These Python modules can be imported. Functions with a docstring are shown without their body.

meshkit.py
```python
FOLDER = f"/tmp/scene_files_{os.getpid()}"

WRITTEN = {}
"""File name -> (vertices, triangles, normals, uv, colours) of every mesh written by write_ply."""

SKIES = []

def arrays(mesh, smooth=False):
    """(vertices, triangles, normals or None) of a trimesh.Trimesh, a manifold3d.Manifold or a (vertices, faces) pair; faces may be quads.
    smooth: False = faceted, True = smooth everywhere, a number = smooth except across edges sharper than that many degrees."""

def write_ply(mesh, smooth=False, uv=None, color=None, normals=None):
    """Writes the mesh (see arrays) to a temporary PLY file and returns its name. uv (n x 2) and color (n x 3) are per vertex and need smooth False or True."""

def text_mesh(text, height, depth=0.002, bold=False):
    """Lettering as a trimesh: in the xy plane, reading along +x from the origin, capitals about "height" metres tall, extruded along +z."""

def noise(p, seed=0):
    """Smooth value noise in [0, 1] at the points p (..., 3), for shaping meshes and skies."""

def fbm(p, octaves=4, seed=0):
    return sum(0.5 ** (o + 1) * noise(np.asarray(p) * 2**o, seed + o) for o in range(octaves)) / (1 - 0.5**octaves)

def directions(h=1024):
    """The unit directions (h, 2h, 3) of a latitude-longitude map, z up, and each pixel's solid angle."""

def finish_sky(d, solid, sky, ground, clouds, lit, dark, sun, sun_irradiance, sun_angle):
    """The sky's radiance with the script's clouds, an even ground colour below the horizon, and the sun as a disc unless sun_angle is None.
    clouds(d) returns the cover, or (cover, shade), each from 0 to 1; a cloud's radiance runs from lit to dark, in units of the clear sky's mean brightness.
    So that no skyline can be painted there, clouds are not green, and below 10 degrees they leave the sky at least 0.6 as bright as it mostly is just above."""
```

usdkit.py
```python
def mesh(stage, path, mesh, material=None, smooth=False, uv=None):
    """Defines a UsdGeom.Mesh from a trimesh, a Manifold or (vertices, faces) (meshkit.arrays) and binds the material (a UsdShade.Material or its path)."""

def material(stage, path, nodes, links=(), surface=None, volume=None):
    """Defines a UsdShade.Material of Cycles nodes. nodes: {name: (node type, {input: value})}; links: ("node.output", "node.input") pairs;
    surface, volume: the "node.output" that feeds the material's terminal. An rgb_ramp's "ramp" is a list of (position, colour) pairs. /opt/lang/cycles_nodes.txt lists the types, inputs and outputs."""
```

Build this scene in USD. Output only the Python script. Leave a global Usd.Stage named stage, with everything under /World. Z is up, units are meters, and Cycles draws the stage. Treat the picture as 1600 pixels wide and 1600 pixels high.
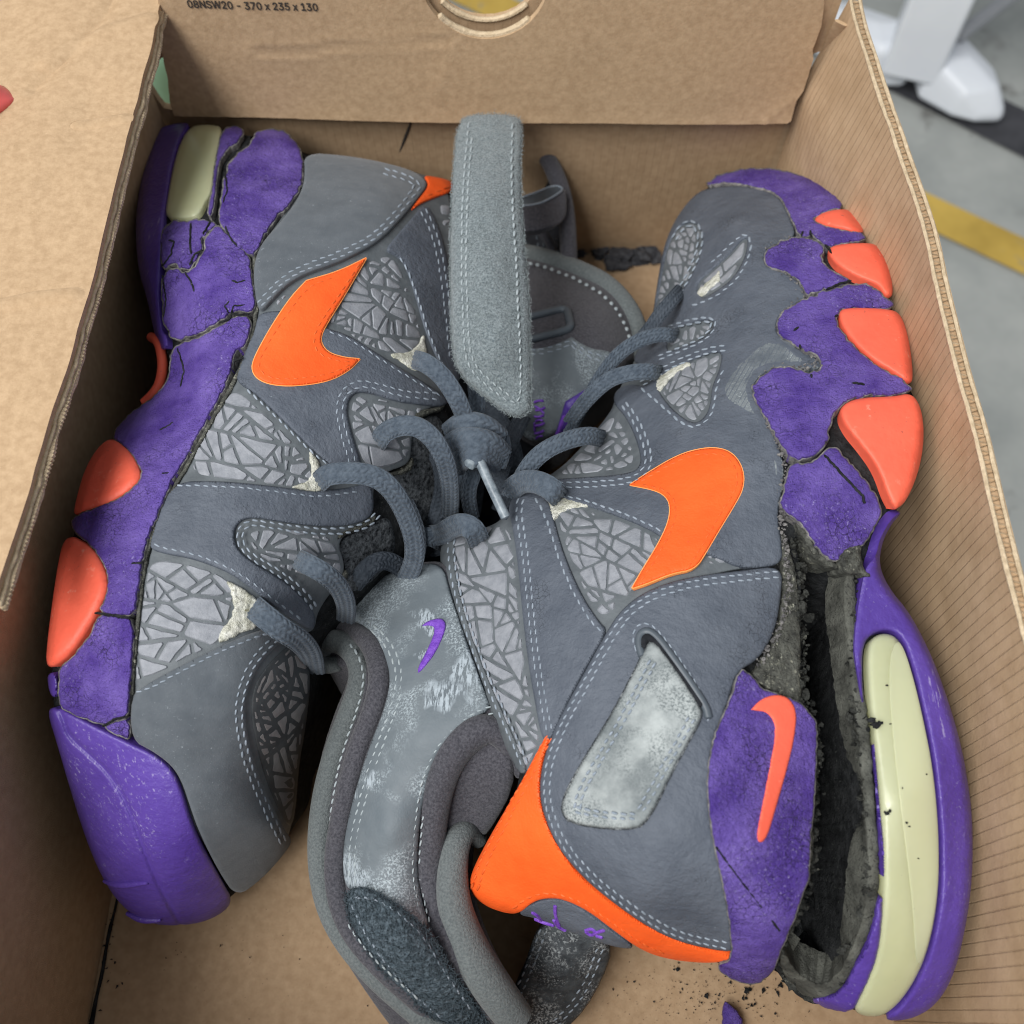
import math, random
import numpy as np, trimesh, shapely
from shapely.geometry import Polygon, LineString, Point
from scipy.interpolate import RBFInterpolator
from scipy.ndimage import map_coordinates, distance_transform_edt, gaussian_filter
from scipy.spatial import Delaunay, Voronoi
import usdkit, meshkit
from pxr import Usd, UsdGeom, UsdLux, UsdShade, Gf, Sdf, Vt

stage = Usd.Stage.CreateInMemory()
UsdGeom.SetStageUpAxis(stage, UsdGeom.Tokens.z)
UsdGeom.SetStageMetersPerUnit(stage, 1.0)
world = UsdGeom.Xform.Define(stage, '/World')
stage.SetDefaultPrim(world.GetPrim())
UsdGeom.Scope.Define(stage, '/World/Looks')

# ---------------------------------------------------------------- camera, light, exposure
CAM_Z = 342.0                                   # mm above the floor of the box
PITCH = math.radians(62.6)                      # below the horizontal
FPX = 1500.0                                    # focal length for a 1600 wide picture
cam = UsdGeom.Camera.Define(stage, '/World/camera')
cam.CreateHorizontalApertureAttr(36.0); cam.CreateVerticalApertureAttr(36.0)
cam.CreateFocalLengthAttr(36.0 * FPX / 1600)
cam.CreateFStopAttr(14.0); cam.CreateFocusDistanceAttr(0.270)
cam.CreateClippingRangeAttr(Gf.Vec2f(0.01, 100))
cam.CreateExposureAttr(0.75)
cam.AddTranslateOp().Set(Gf.Vec3d(0, 0, CAM_Z / 1000)); cam.AddRotateXOp().Set(90 - math.degrees(PITCH))

def area_light(name, pos, target, w, h, power, color):
    l = UsdLux.RectLight.Define(stage, '/World/' + name)
    l.CreateWidthAttr(w); l.CreateHeightAttr(h); l.CreateIntensityAttr(power); l.CreateColorAttr(Gf.Vec3f(*color))
    l.CreateNormalizeAttr(False)
    m = Gf.Matrix4d().SetLookAt(Gf.Vec3d(*pos), Gf.Vec3d(*target), Gf.Vec3d(0, 1, 0.01)).GetInverse()
    l.AddTransformOp().Set(m)
    return l
area_light('ceiling_lamp', (-1.00, -0.10, 1.75), (0, 0.15, 0.0), 1.0, 1.1, 5.4, (1.0, 0.985, 0.96))
area_light('ceiling_lamp_001', (-0.62, -1.00, 1.75), (0, 0.2, 0.05), 0.55, 0.9, 13.0, (1.0, 0.99, 0.97))
dome = UsdLux.DomeLight.Define(stage, '/World/sky')
dome.CreateIntensityAttr(1.0)
dome_mat = usdkit.material(stage, '/World/Looks/room_light', {'b': ('background_shader', {'color': (0.90, 0.95, 1.0), 'strength': 0.25})}, [], surface='b.background')
UsdShade.MaterialBindingAPI.Apply(dome.GetPrim()).Bind(dome_mat)
dome.GetPrim().SetCustomDataByKey('kind', 'structure')

# ---------------------------------------------------------------- projection helpers (mm)
FW = np.array([0, math.cos(PITCH), -math.sin(PITCH)]); UP = np.array([0, math.sin(PITCH), math.cos(PITCH)]); RT = np.array([1., 0, 0])
CAM = np.array([0, 0, CAM_Z])
def ray(u, v):
    u = np.asarray(u, float)[..., None]; v = np.asarray(v, float)[..., None]
    return RT * (u - 800) + UP * (800 - v) + FW * FPX
def at_z(u, v, z):
    d = ray(u, v); t = (np.asarray(z, float) - CAM_Z) / d[..., 2]
    return CAM + d * t[..., None]
def at_y(u, v, y):
    d = ray(u, v); return CAM + d * (np.asarray(y, float) / d[..., 1])[..., None]

# ---------------------------------------------------------------- names and prims
USED = {}
def path_of(name, parent='/World'):
    parent = str(parent); k = (parent, name); n = USED.get(k, 0); USED[k] = n + 1
    return f'{parent}/{name}' + (f'_{n:03d}' if n else '')
def custom(prim, label=None, cat=None, group=None, kind=None):
    for k, v in (('label', label), ('category', cat), ('group', group), ('kind', kind)):
        if v: prim.SetCustomDataByKey(k, v)
def thing(name, label, cat, group=None):
    x = UsdGeom.Xform.Define(stage, path_of(name)); custom(x.GetPrim(), label, cat, group); return str(x.GetPath())
def put(name, mesh, mat, parent='/World', smooth=40, **tags):
    if isinstance(mesh, (tuple, list)): mesh = (np.asarray(mesh[0]) / 1000.0, mesh[1])
    else: mesh = (np.asarray(mesh.vertices) / 1000.0, np.asarray(mesh.faces))
    p = path_of(name, parent); usdkit.mesh(stage, p, trimesh.Trimesh(*mesh, process=False), mat, smooth=smooth)
    custom(stage.GetPrimAtPath(p), **tags); return p
def join(ms):
    V, F, n = [], [], 0
    for v, f in ms:
        V.append(v); F.append(np.asarray(f) + n); n += len(v)
    return (np.vstack(V), np.vstack(F)) if V else (np.zeros((0, 3)), np.zeros((0, 3), int))
def curves(name, pts, width, mat, parent, **tags):
    """pts: n x k x 3 in mm"""
    p = path_of(name, parent); c = UsdGeom.BasisCurves.Define(stage, p)
    n, k = pts.shape[:2]
    c.CreateTypeAttr('linear'); c.CreatePointsAttr(Vt.Vec3fArray.FromNumpy((pts.reshape(-1, 3) / 1000).astype(np.float32)))
    c.CreateCurveVertexCountsAttr(Vt.IntArray.FromNumpy(np.full(n, k, np.int32)))
    c.CreateWidthsAttr(Vt.FloatArray([width / 1000])); c.SetWidthsInterpolation('constant')
    UsdShade.MaterialBindingAPI.Apply(c.GetPrim()).Bind(mat); custom(c.GetPrim(), **tags); return p

# ---------------------------------------------------------------- materials
def make_mat(name, c1, c2=None, scale=60, detail=6, lo=.35, hi=.65, rough=.7, spec=.35, bumps=(), crack=None, fleck=None, coat=0, sss=0, sheen=0, lines=None, rough2=None, scratch=None):
    N = {'g': ('geometry', {}), 'p': ('principled_bsdf', {'roughness': rough, 'specular_ior_level': spec, 'coat_weight': coat, 'coat_roughness': .15, 'sheen_weight': sheen})}
    L = []
    if sss: N['p'][1].update({'subsurface_weight': sss, 'subsurface_scale': .003, 'subsurface_radius': (1., .9, .6)})
    col = None
    if c2 is None:
        N['c0'] = ('color', {'value': c1}); col = 'c0.color'
    else:
        N['n0'] = ('noise_texture', {'scale': scale, 'detail': detail, 'roughness': .65}); L.append(('g.position', 'n0.vector'))
        N['r0'] = ('rgb_ramp', {'ramp': [(0, c1), (lo, c1), (hi, c2), (1, c2)]}); L.append(('n0.fac', 'r0.fac')); col = 'r0.color'
    heights = []
    if fleck:                                     # (scale, threshold, colour, patch scale, patch threshold)
        for i, (s, th, fc, ps, pth) in enumerate(fleck):
            a, b = f'fa{i}', f'fb{i}'
            N[a] = ('noise_texture', {'scale': s, 'detail': 5, 'roughness': .7}); L.append(('g.position', a + '.vector'))
            N[a + 'm'] = ('map_range', {'from_min': th - .05, 'from_max': th + .05, 'clamp': True}); L.append((a + '.fac', a + 'm.value'))
            N[b] = ('noise_texture', {'scale': ps, 'detail': 3}); L.append(('g.position', b + '.vector'))
            N[b + 'm'] = ('map_range', {'from_min': pth - .06, 'from_max': pth + .06, 'clamp': True}); L.append((b + '.fac', b + 'm.value'))
            N[a + 'x'] = ('math', {'math_type': 'multiply'}); L += [(a + 'm.result', a + 'x.value1'), (b + 'm.result', a + 'x.value2')]
            N[a + 'c'] = ('mix_color', {'b': fc}); L += [(a + 'x.value', a + 'c.fac'), (col, a + 'c.a')]; col = a + 'c.result'
    if scratch:                                   # fine strokes: (scale, threshold, colour, patch scale, patch threshold, rotation z)
        s, th, fc, ps, pth, rz = scratch
        N['sm'] = ('mapping', {'rotation': (0, 0, rz), 'scale': (1, .16, 1)}); L.append(('g.position', 'sm.vector'))
        N['sn'] = ('noise_texture', {'scale': s, 'detail': 4, 'roughness': .7}); L.append(('sm.vector', 'sn.vector'))
        N['sr'] = ('map_range', {'from_min': th - .035, 'from_max': th + .035, 'clamp': True}); L.append(('sn.fac', 'sr.value'))
        N['sp'] = ('noise_texture', {'scale': ps, 'detail': 4}); L.append(('g.position', 'sp.vector'))
        N['sq'] = ('map_range', {'from_min': pth - .025, 'from_max': pth + .025, 'clamp': True}); L.append(('sp.fac', 'sq.value'))
        N['sx'] = ('math', {'math_type': 'multiply'}); L += [('sr.result', 'sx.value1'), ('sq.result', 'sx.value2')]
        N['sc'] = ('mix_color', {'b': fc}); L += [('sx.value', 'sc.fac'), (col, 'sc.a')]; col = 'sc.result'
    if crack:                                     # (scale, width, colour, patch scale, patch threshold, depth m)
        s, w, cc, ps, pth, dep = crack
        N['kd'] = ('noise_texture', {'scale': s * .8, 'detail': 3}); L.append(('g.position', 'kd.vector'))
        N['ks'] = ('vector_math', {'math_type': 'scale', 'scale': .9 / s}); L.append(('kd.color', 'ks.vector1'))
        N['ka'] = ('vector_math', {'math_type': 'add'}); L += [('g.position', 'ka.vector1'), ('ks.vector', 'ka.vector2')]
        N['kv'] = ('voronoi_texture', {'feature': 'distance_to_edge', 'scale': s}); L.append(('ka.vector', 'kv.vector'))
        N['km'] = ('map_range', {'from_min': 0, 'from_max': w, 'to_min': 1, 'to_max': 0, 'clamp': True}); L.append(('kv.distance', 'km.value'))
        N['kp'] = ('noise_texture', {'scale': ps, 'detail': 4}); L.append(('g.position', 'kp.vector'))
        N['kq'] = ('map_range', {'from_min': pth - .08, 'from_max': pth + .08, 'clamp': True}); L.append(('kp.fac', 'kq.value'))
        N['kx'] = ('math', {'math_type': 'multiply'}); L += [('km.result', 'kx.value1'), ('kq.result', 'kx.value2')]
        N['kc'] = ('mix_color', {'b': cc}); L += [('kx.value', 'kc.fac'), (col, 'kc.a')]; col = 'kc.result'
        heights.append(('kx.value', -dep))
    if lines:                                     # (axis, lines per metre, strength, colour, depth, distortion)
        ax, per, st, lc, dep, dis = lines
        N['lw'] = ('wave_texture', {'bands_direction': ax, 'scale': per * 2 * math.pi / 20, 'distortion': dis, 'detail': 2, 'detail_scale': 30}); L.append(('g.position', 'lw.vector'))
        N['lm'] = ('map_range', {'from_min': .0, 'from_max': .07, 'to_min': 1, 'to_max': 0, 'clamp': True}); L.append(('lw.fac', 'lm.value'))
        N['ln'] = ('noise_texture', {'scale': 25, 'detail': 3}); L.append(('g.position', 'ln.vector'))
        N['lr'] = ('map_range', {'from_min': .38, 'from_max': .62, 'to_min': 0, 'to_max': st, 'clamp': True}); L.append(('ln.fac', 'lr.value'))
        N['lx'] = ('math', {'math_type': 'multiply'}); L += [('lm.result', 'lx.value1'), ('lr.result', 'lx.value2')]
        N['lc'] = ('mix_color', {'b': lc}); L += [('lx.value', 'lc.fac'), (col, 'lc.a')]; col = 'lc.result'
        heights.append(('lm.result', -dep))
    L.append((col, 'p.base_color'))
    for i, bp in enumerate(bumps):                # (scale, depth m[, kind])
        k = bp[2] if len(bp) > 2 else 'noise'; nm = f'b{i}'
        if k == 'noise':
            N[nm] = ('noise_texture', {'scale': bp[0], 'detail': 5, 'roughness': .6}); o = nm + '.fac'
        elif k == 'cell':
            N[nm] = ('voronoi_texture', {'feature': 'smooth_f1', 'smoothness': .3, 'scale': bp[0]}); o = nm + '.distance'
        else:
            N[nm] = ('wave_texture', {'bands_direction': k, 'scale': bp[0], 'distortion': .6, 'detail': 1, 'detail_scale': 3}); o = nm + '.fac'
        L.append(('g.position', nm + '.vector')); heights.append((o, bp[1]))
    prev = None
    for i, (o, dep) in enumerate(heights):
        q = f'q{i}'
        N[q] = ('bump', {'strength': 1.0, 'distance': abs(dep), 'invert': dep < 0}); L.append((o, q + '.height'))
        if prev: L.append((prev, q + '.normal'))
        prev = q + '.normal'
    if prev: L.append((prev, 'p.normal'))
    return usdkit.material(stage, '/World/Looks/' + name, N, L, surface='p.BSDF')

M = {}
GR1, GR2 = (.070, .083, .107), (.098, .113, .140)
M['leather'] = make_mat('grey_leather', GR1, GR2, 90, rough=.62, spec=.35, bumps=[(1400, .00020), (480, .00050), (140, .0004)], crack=(760, .045, (.050, .058, .074), 70, .64, .00018), fleck=[(900, .70, (.24, .27, .30), 40, .55)])
M['suede'] = make_mat('grey_nubuck', (.078, .091, .106), (.104, .118, .134), 120, rough=.85, spec=.2, sheen=.15, bumps=[(2200, .0001), (300, .00012), (80, .0004)], fleck=[(700, .68, (.25, .28, .31), 30, .5), (2500, .66, (.22, .25, .27), 60, .5)])
M['print'] = make_mat('printed_leather_groove', (.078, .090, .100), (.118, .133, .145), 150, rough=.6, bumps=[(900, .00015)])
M['cell'] = make_mat('printed_leather_cell', (.195, .208, .234), (.275, .288, .318), 320, rough=.6, spec=.3, bumps=[(1600, .00015)], fleck=[(2600, .66, (.11, .12, .13), 60, .45)])
M['cell_tan'] = make_mat('printed_leather_toe_cell', (.245, .235, .235), (.31, .30, .30), 260, rough=.72, spec=.25, bumps=[(1600, .00010)])
M['print_dark'] = make_mat('printed_leather_dark_groove', (.050, .056, .062), (.085, .094, .10), 150, rough=.6, bumps=[(900, .00012)])
M['thread'] = make_mat('grey_thread', (.20, .24, .285), (.29, .33, .385), 400, rough=.7, bumps=[(2500, .0001)])
M['thread_orange'] = make_mat('orange_thread', (.62, .085, .012), (.75, .13, .025), 400, rough=.6)
M['thread_light'] = make_mat('pale_thread', (.33, .37, .385), (.26, .30, .32), 400, rough=.7)
M['orange'] = make_mat('orange_leather', (.80, .095, .013), (.90, .125, .020), 45, detail=8, rough=.5, spec=.3, bumps=[(1500, .00014), (200, .0003)], fleck=[(1200, .70, (.50, .06, .02), 50, .5)])
M['pod'] = make_mat('coral_rubber', (.76, .110, .062), (.84, .140, .080), 40, rough=.5, spec=.35, bumps=[(500, .00016), (90, .0004)], fleck=[(900, .665, (.30, .075, .06), 60, .48), (300, .66, (.82, .27, .19), 30, .5)])
M['purple'] = make_mat('purple_paint_on_foam', (.064, .029, .240), (.172, .112, .43), 85, detail=10, lo=.36, hi=.70, rough=.6, spec=.35, bumps=[(300, .0010), (1000, .0008), (2400, .0004)], crack=(520, .04, (.028, .016, .075), 70, .57, .0005), fleck=[(1100, .64, (.34, .30, .54), 34, .50), (2100, .67, (.46, .44, .56), 70, .52)])
M['purple_smooth'] = make_mat('purple_rubber', (.064, .031, .235), (.094, .052, .30), 30, rough=.42, spec=.45, bumps=[(420, .0004), (90, .0004)], scratch=(900, .62, (.24, .20, .42), 30, .56, .9), fleck=[(1200, .67, (.30, .28, .45), 45, .52), (300, .66, (.13, .09, .33), 25, .5)])
M['thread_purple'] = make_mat('purple_thread', (.13, .04, .38), (.22, .09, .52), 600, rough=.45, bumps=[(1800, .0003)])
M['foam'] = make_mat('charcoal_foam', (.010, .011, .012), (.036, .038, .040), 260, rough=.95, spec=.1, bumps=[(500, .0011), (1700, .0005)], fleck=[(1300, .66, (.16, .17, .15), 60, .50)])
M['foam_pale'] = make_mat('pale_torn_foam', (.040, .041, .038), (.125, .128, .112), 330, rough=.95, spec=.1, bumps=[(520, .0012), (1700, .0006)], fleck=[(800, .60, (.36, .36, .29), 120, .48)])
M['foam_mid'] = make_mat('grey_foam', (.015, .016, .0155), (.062, .064, .058), 260, rough=.95, spec=.1, bumps=[(500, .0012), (1700, .0006)], fleck=[(1100, .63, (.22, .22, .18), 80, .50)])
M['foam_rim'] = make_mat('dusty_foam_rim', (.07, .068, .075), (.26, .25, .24), 400, rough=.95, spec=.1, bumps=[(900, .0006)])
M['orange_edge'] = make_mat('orange_cut_edge', (.92, .30, .07), (.95, .38, .11), 300, rough=.7)
M['lump'] = make_mat('dark_grey_foam_lump', (.035, .036, .042), (.085, .087, .095), 300, rough=.95, spec=.1, bumps=[(500, .0012)])
M['tear'] = make_mat('white_torn_backing', (.40, .40, .32), (.74, .74, .68), 330, rough=.95, spec=.1, bumps=[(700, .001), (2200, .0004)], fleck=[(900, .63, (.16, .15, .08), 150, .5)])
M['bubble'] = make_mat('yellowed_clear_plastic', (.46, .48, .275), (.54, .55, .33), 18, rough=.38, spec=.45, sss=.4, coat=.15, bumps=[(60, .0002)], fleck=[(260, .72, (.30, .30, .21), 50, .52), (1400, .72, (.10, .10, .09), 40, .5)])
M['bubble_in'] = make_mat('yellowed_plastic_core', (.51, .53, .31), (.57, .58, .36), 18, rough=.38, spec=.45, sss=.4, fleck=[(260, .72, (.30, .30, .21), 50, .52)])
M['lace'] = make_mat('blue_grey_lace', (.050, .066, .088), (.088, .110, .138), 500, rough=.9, spec=.15, sheen=.15, bumps=[(1500, .0003)])
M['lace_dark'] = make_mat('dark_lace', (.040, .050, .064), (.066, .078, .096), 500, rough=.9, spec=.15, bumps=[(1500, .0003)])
M['cord'] = make_mat('worn_aglet', (.10, .125, .15), (.24, .28, .31), 500, rough=.4, spec=.5)
M['lining'] = make_mat('dark_mesh_lining', (.012, .014, .017), (.17, .185, .20), 750, rough=.95, spec=.1, bumps=[(900, .0011), (2600, .0005)])
M['dusty'] = make_mat('dusty_inner_board', (.045, .046, .041), (.125, .128, .112), 140, rough=.95, spec=.1, bumps=[(700, .0006), (1900, .0004)], fleck=[(1100, .60, (.020, .021, .020), 90, .48)])
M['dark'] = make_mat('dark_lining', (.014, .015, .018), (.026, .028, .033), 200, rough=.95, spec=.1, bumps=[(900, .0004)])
M['felt'] = make_mat('grey_felt', (.098, .122, .134), (.235, .270, .282), 1500, detail=3, rough=.95, spec=.1, sheen=.2, bumps=[(1300, .0006), (350, .0003)])
M['hair'] = make_mat('grey_fuzz', (.26, .30, .31), rough=.9, spec=.1)
M['hair_dark'] = make_mat('hook_fuzz', (.055, .075, .09), rough=.7, spec=.2)
M['hook'] = make_mat('hook_tape', (.042, .062, .078), (.105, .135, .16), 800, rough=.8, spec=.25, bumps=[(700, .0009, 'cell'), (2200, .0003)])
M['rubbed'] = make_mat('rubbed_leather', (.085, .10, .118), (.165, .185, .198), 90, detail=9, lo=.4, hi=.62, rough=.75, bumps=[(900, .0003), (260, .0004)], fleck=[(1500, .60, (.26, .29, .30), 90, .5)])
M['scuffed'] = make_mat('scuffed_grey_leather', (.108, .130, .148), (.140, .163, .180), 60, rough=.6, spec=.35, bumps=[(1500, .0001), (160, .0003)], scratch=(1300, .50, (.34, .39, .43), 50, .58, .5), fleck=[(1700, .53, (.32, .37, .40), 62, .56)])
M['worn'] = make_mat('white_worn_leather', (.125, .143, .150), (.36, .39, .39), 70, detail=9, lo=.36, hi=.66, rough=.65, spec=.3, bumps=[(1400, .00015), (160, .0003)], fleck=[(1900, .52, (.13, .15, .155), 110, .50)])
M['worn_dark'] = make_mat('dark_worn_leather', (.018, .022, .027), (.06, .07, .078), 200, rough=.55, spec=.4, bumps=[(700, .0004)], fleck=[(750, .58, (.27, .29, .30), 60, .50), (1600, .56, (.33, .35, .36), 80, .5)])
M['neoprene'] = make_mat('charcoal_knit', (.034, .034, .043), (.076, .075, .088), 1400, detail=2, rough=.8, spec=.25, sheen=.15, bumps=[(1500, .0004), (150, .0003)])
M['piping'] = make_mat('grey_twill_edging', (.085, .098, .102), (.135, .152, .154), 1500, detail=2, rough=.8, spec=.2, sheen=.15, bumps=[(1600, .0004), (200, .0003)])
M['plastic'] = make_mat('grey_plastic', (.058, .072, .088), (.085, .102, .12), 60, rough=.45, spec=.45)
CB1, CB2 = (.395, .268, .158), (.490, .345, .212)
cb = dict(rough=.88, spec=.15)
M['card'] = make_mat('cardboard', (.385, .262, .155), (.480, .338, .208), 420, bumps=[(900, .00012), (60, .0002)], fleck=[(1500, .69, (.56, .42, .28), 30, .4), (900, .72, (.17, .10, .05), 25, .42)], **cb)
M['card_dark'] = make_mat('cardboard_floor', (.375, .255, .153), (.455, .320, .200), 300, bumps=[(900, .00010), (40, .0006)], fleck=[(1200, .72, (.10, .06, .035), 30, .48), (500, .68, (.30, .195, .11), 20, .5)], **cb)
M['card_rib'] = make_mat('ribbed_cardboard', (.385, .262, .158), (.47, .33, .208), 90, bumps=[(900, .00010), (40, .0006)], lines=('y', 330, .42, (.20, .12, .07), .00016, .6), fleck=[(1500, .72, (.50, .38, .27), 30, .45)], **cb)
M['card_end'] = make_mat('end_cardboard', (.375, .255, .153), (.450, .317, .197), 300, bumps=[(900, .00010), (40, .0005)], lines=('x', 330, .18, (.25, .16, .09), .00006, .8), fleck=[(1500, .71, (.50, .38, .27), 30, .45), (900, .73, (.17, .10, .05), 25, .45)], **cb)
M['card_edge'] = make_mat('cardboard_cut_edge', (.44, .34, .22), (.60, .48, .33), 500, bumps=[(700, .0006)], **cb)
M['ink'] = make_mat('black_ink', (.028, .024, .022), (.05, .042, .036), 600, rough=.8)
M['concrete'] = make_mat('grey_concrete', (.27, .285, .275), (.38, .39, .37), 7, detail=12, rough=.75, bumps=[(60, .0006)], fleck=[(22, .63, (.17, .17, .16), 6, .48), (40, .68, (.50, .50, .47), 9, .5), (9, .72, (.20, .14, .11), 4, .5)])
M['yellow'] = make_mat('worn_yellow_paint', (.40, .265, .05), (.56, .38, .08), 12, detail=10, rough=.7, fleck=[(60, .62, (.28, .25, .18), 10, .5)])
M['black_strip'] = make_mat('black_rubber', (.030, .031, .036), (.06, .06, .068), 30, rough=.7, bumps=[(300, .001)])
M['white_metal'] = make_mat('white_painted_metal', (.66, .69, .74), (.72, .75, .79), 10, rough=.4, spec=.5)
M['grey_metal'] = make_mat('grey_metal', (.30, .31, .33), (.36, .37, .39), 10, rough=.5)
M['mint'] = make_mat('mint_plastic', (.44, .76, .52), (.48, .80, .56), 10, rough=.5)
M['red'] = make_mat('red_plastic', (.60, .085, .085), (.66, .11, .10), 20, rough=.3, spec=.5)
M['wood'] = make_mat('plain_wood', (.30, .20, .12), (.38, .26, .16), 20, rough=.7)

# ---------------------------------------------------------------- outlines
def pts(s):
    """'x,y x,y!' -> points; a point marked ! stays sharp"""
    out = []
    for w in s.split():
        sharp = w.endswith('!'); x, y = w.rstrip('!').split(',')
        out += [(float(x), float(y))] * (3 if sharp else 1)
    return np.array(out)
def chaikin(p, closed=True, n=2):
    p = np.asarray(p, float)
    for _ in range(n):
        q = np.roll(p, -1, 0) if closed else p[1:]
        a = p if closed else p[:-1]
        r = np.empty((2 * len(a), p.shape[1])); r[0::2] = a * .75 + q * .25; r[1::2] = a * .25 + q * .75
        if not closed: r = np.vstack([p[:1], r, p[-1:]])
        p = r
    return p
def resample(p, step, closed=True):
    p = np.asarray(p, float)
    if closed: p = np.vstack([p, p[:1]])
    d = np.r_[0, np.cumsum(np.linalg.norm(np.diff(p, axis=0), axis=1))]
    keep = np.r_[True, np.diff(d) > 1e-9]; p, d = p[keep], d[keep]
    n = max(3 if closed else 2, int(round(d[-1] / step)))
    t = np.linspace(0, d[-1], n + 1)
    if closed: t = t[:-1]
    return np.stack([np.interp(t, d, p[:, k]) for k in range(p.shape[1])], 1)
def jag(p, amp, seed, step=2.2, freq=.15):
    p = resample(p, step); q = np.c_[p * freq, np.zeros(len(p))] + seed * 3.7
    a = meshkit.fbm(q, 4, seed) - .5; b = meshkit.fbm(q + 77, 4, seed + 9) - .5
    return p + np.c_[a, b] * 2 * amp
def outline(s, smooth=2, rough=0, seed=0):
    p = pts(s) if isinstance(s, str) else np.asarray(s, float)
    p = chaikin(p, True, smooth) if smooth else p
    if rough: p = jag(p, rough, seed)
    g = Polygon(p)
    if not g.is_valid:
        g = g.buffer(0)
        if g.geom_type != 'Polygon': g = max(g.geoms, key=lambda x: x.area)
    return g

# ---------------------------------------------------------------- surfaces: a height in mm above the box floor for every line of sight
LO, HI, ST = -60, 1680, 2
class Surface:
    def __init__(self, ctrl, sil=None, R=14, drop=7, smooth=0.0):
        c = np.array([tuple(map(float, w.split(','))) for w in ctrl.split()])
        g = np.arange(LO, HI + 8, 8.0); U, V = np.meshgrid(g, g)
        rbf = RBFInterpolator(c[:, :2] / 400, c[:, 2], kernel='thin_plate_spline', smoothing=smooth)
        Z = rbf(np.c_[U.ravel(), V.ravel()] / 400).reshape(U.shape)
        f = np.arange(LO, HI + ST, ST); n = len(f); k = (f - LO) / 8.0
        A, B = np.meshgrid(k, k)
        Z = map_coordinates(Z, [B, A], order=3, mode='nearest')
        if sil is not None:
            FU, FV = np.meshgrid(f, f)
            inside = shapely.contains_xy(sil, FU.ravel(), FV.ravel()).reshape(n, n)
            d = distance_transform_edt(inside) * ST
            x = np.clip(1 - d / R, 0, 1); Z = Z - drop * (1 - np.sqrt(np.clip(1 - x * x, 0, 1)))
            Z = gaussian_filter(Z, .8)
        self.Z = Z
    def z(self, u, v):
        return map_coordinates(self.Z, [(np.asarray(v, float) - LO) / ST, (np.asarray(u, float) - LO) / ST], order=1, mode='nearest')
    def pn(self, u, v):
        P, N, D = self.frame(u, v); return P, D
    def frame(self, u, v):
        u = np.asarray(u, float); v = np.asarray(v, float); e = 3.0
        P = at_z(u, v, self.z(u, v))
        a = at_z(u + e, v, self.z(u + e, v)) - at_z(u - e, v, self.z(u - e, v))
        b = at_z(u, v - e, self.z(u, v - e)) - at_z(u, v + e, self.z(u, v + e))
        N = np.cross(a, b); N /= np.linalg.norm(N, axis=-1, keepdims=True)
        flip = ((CAM - P) * N).sum(-1) < 0; N[flip] *= -1
        D = (CAM - P) / np.linalg.norm(CAM - P, axis=-1, keepdims=True); D = D * .85 + N * .15; D /= np.linalg.norm(D, axis=-1, keepdims=True)
        return P, N, D

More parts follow.
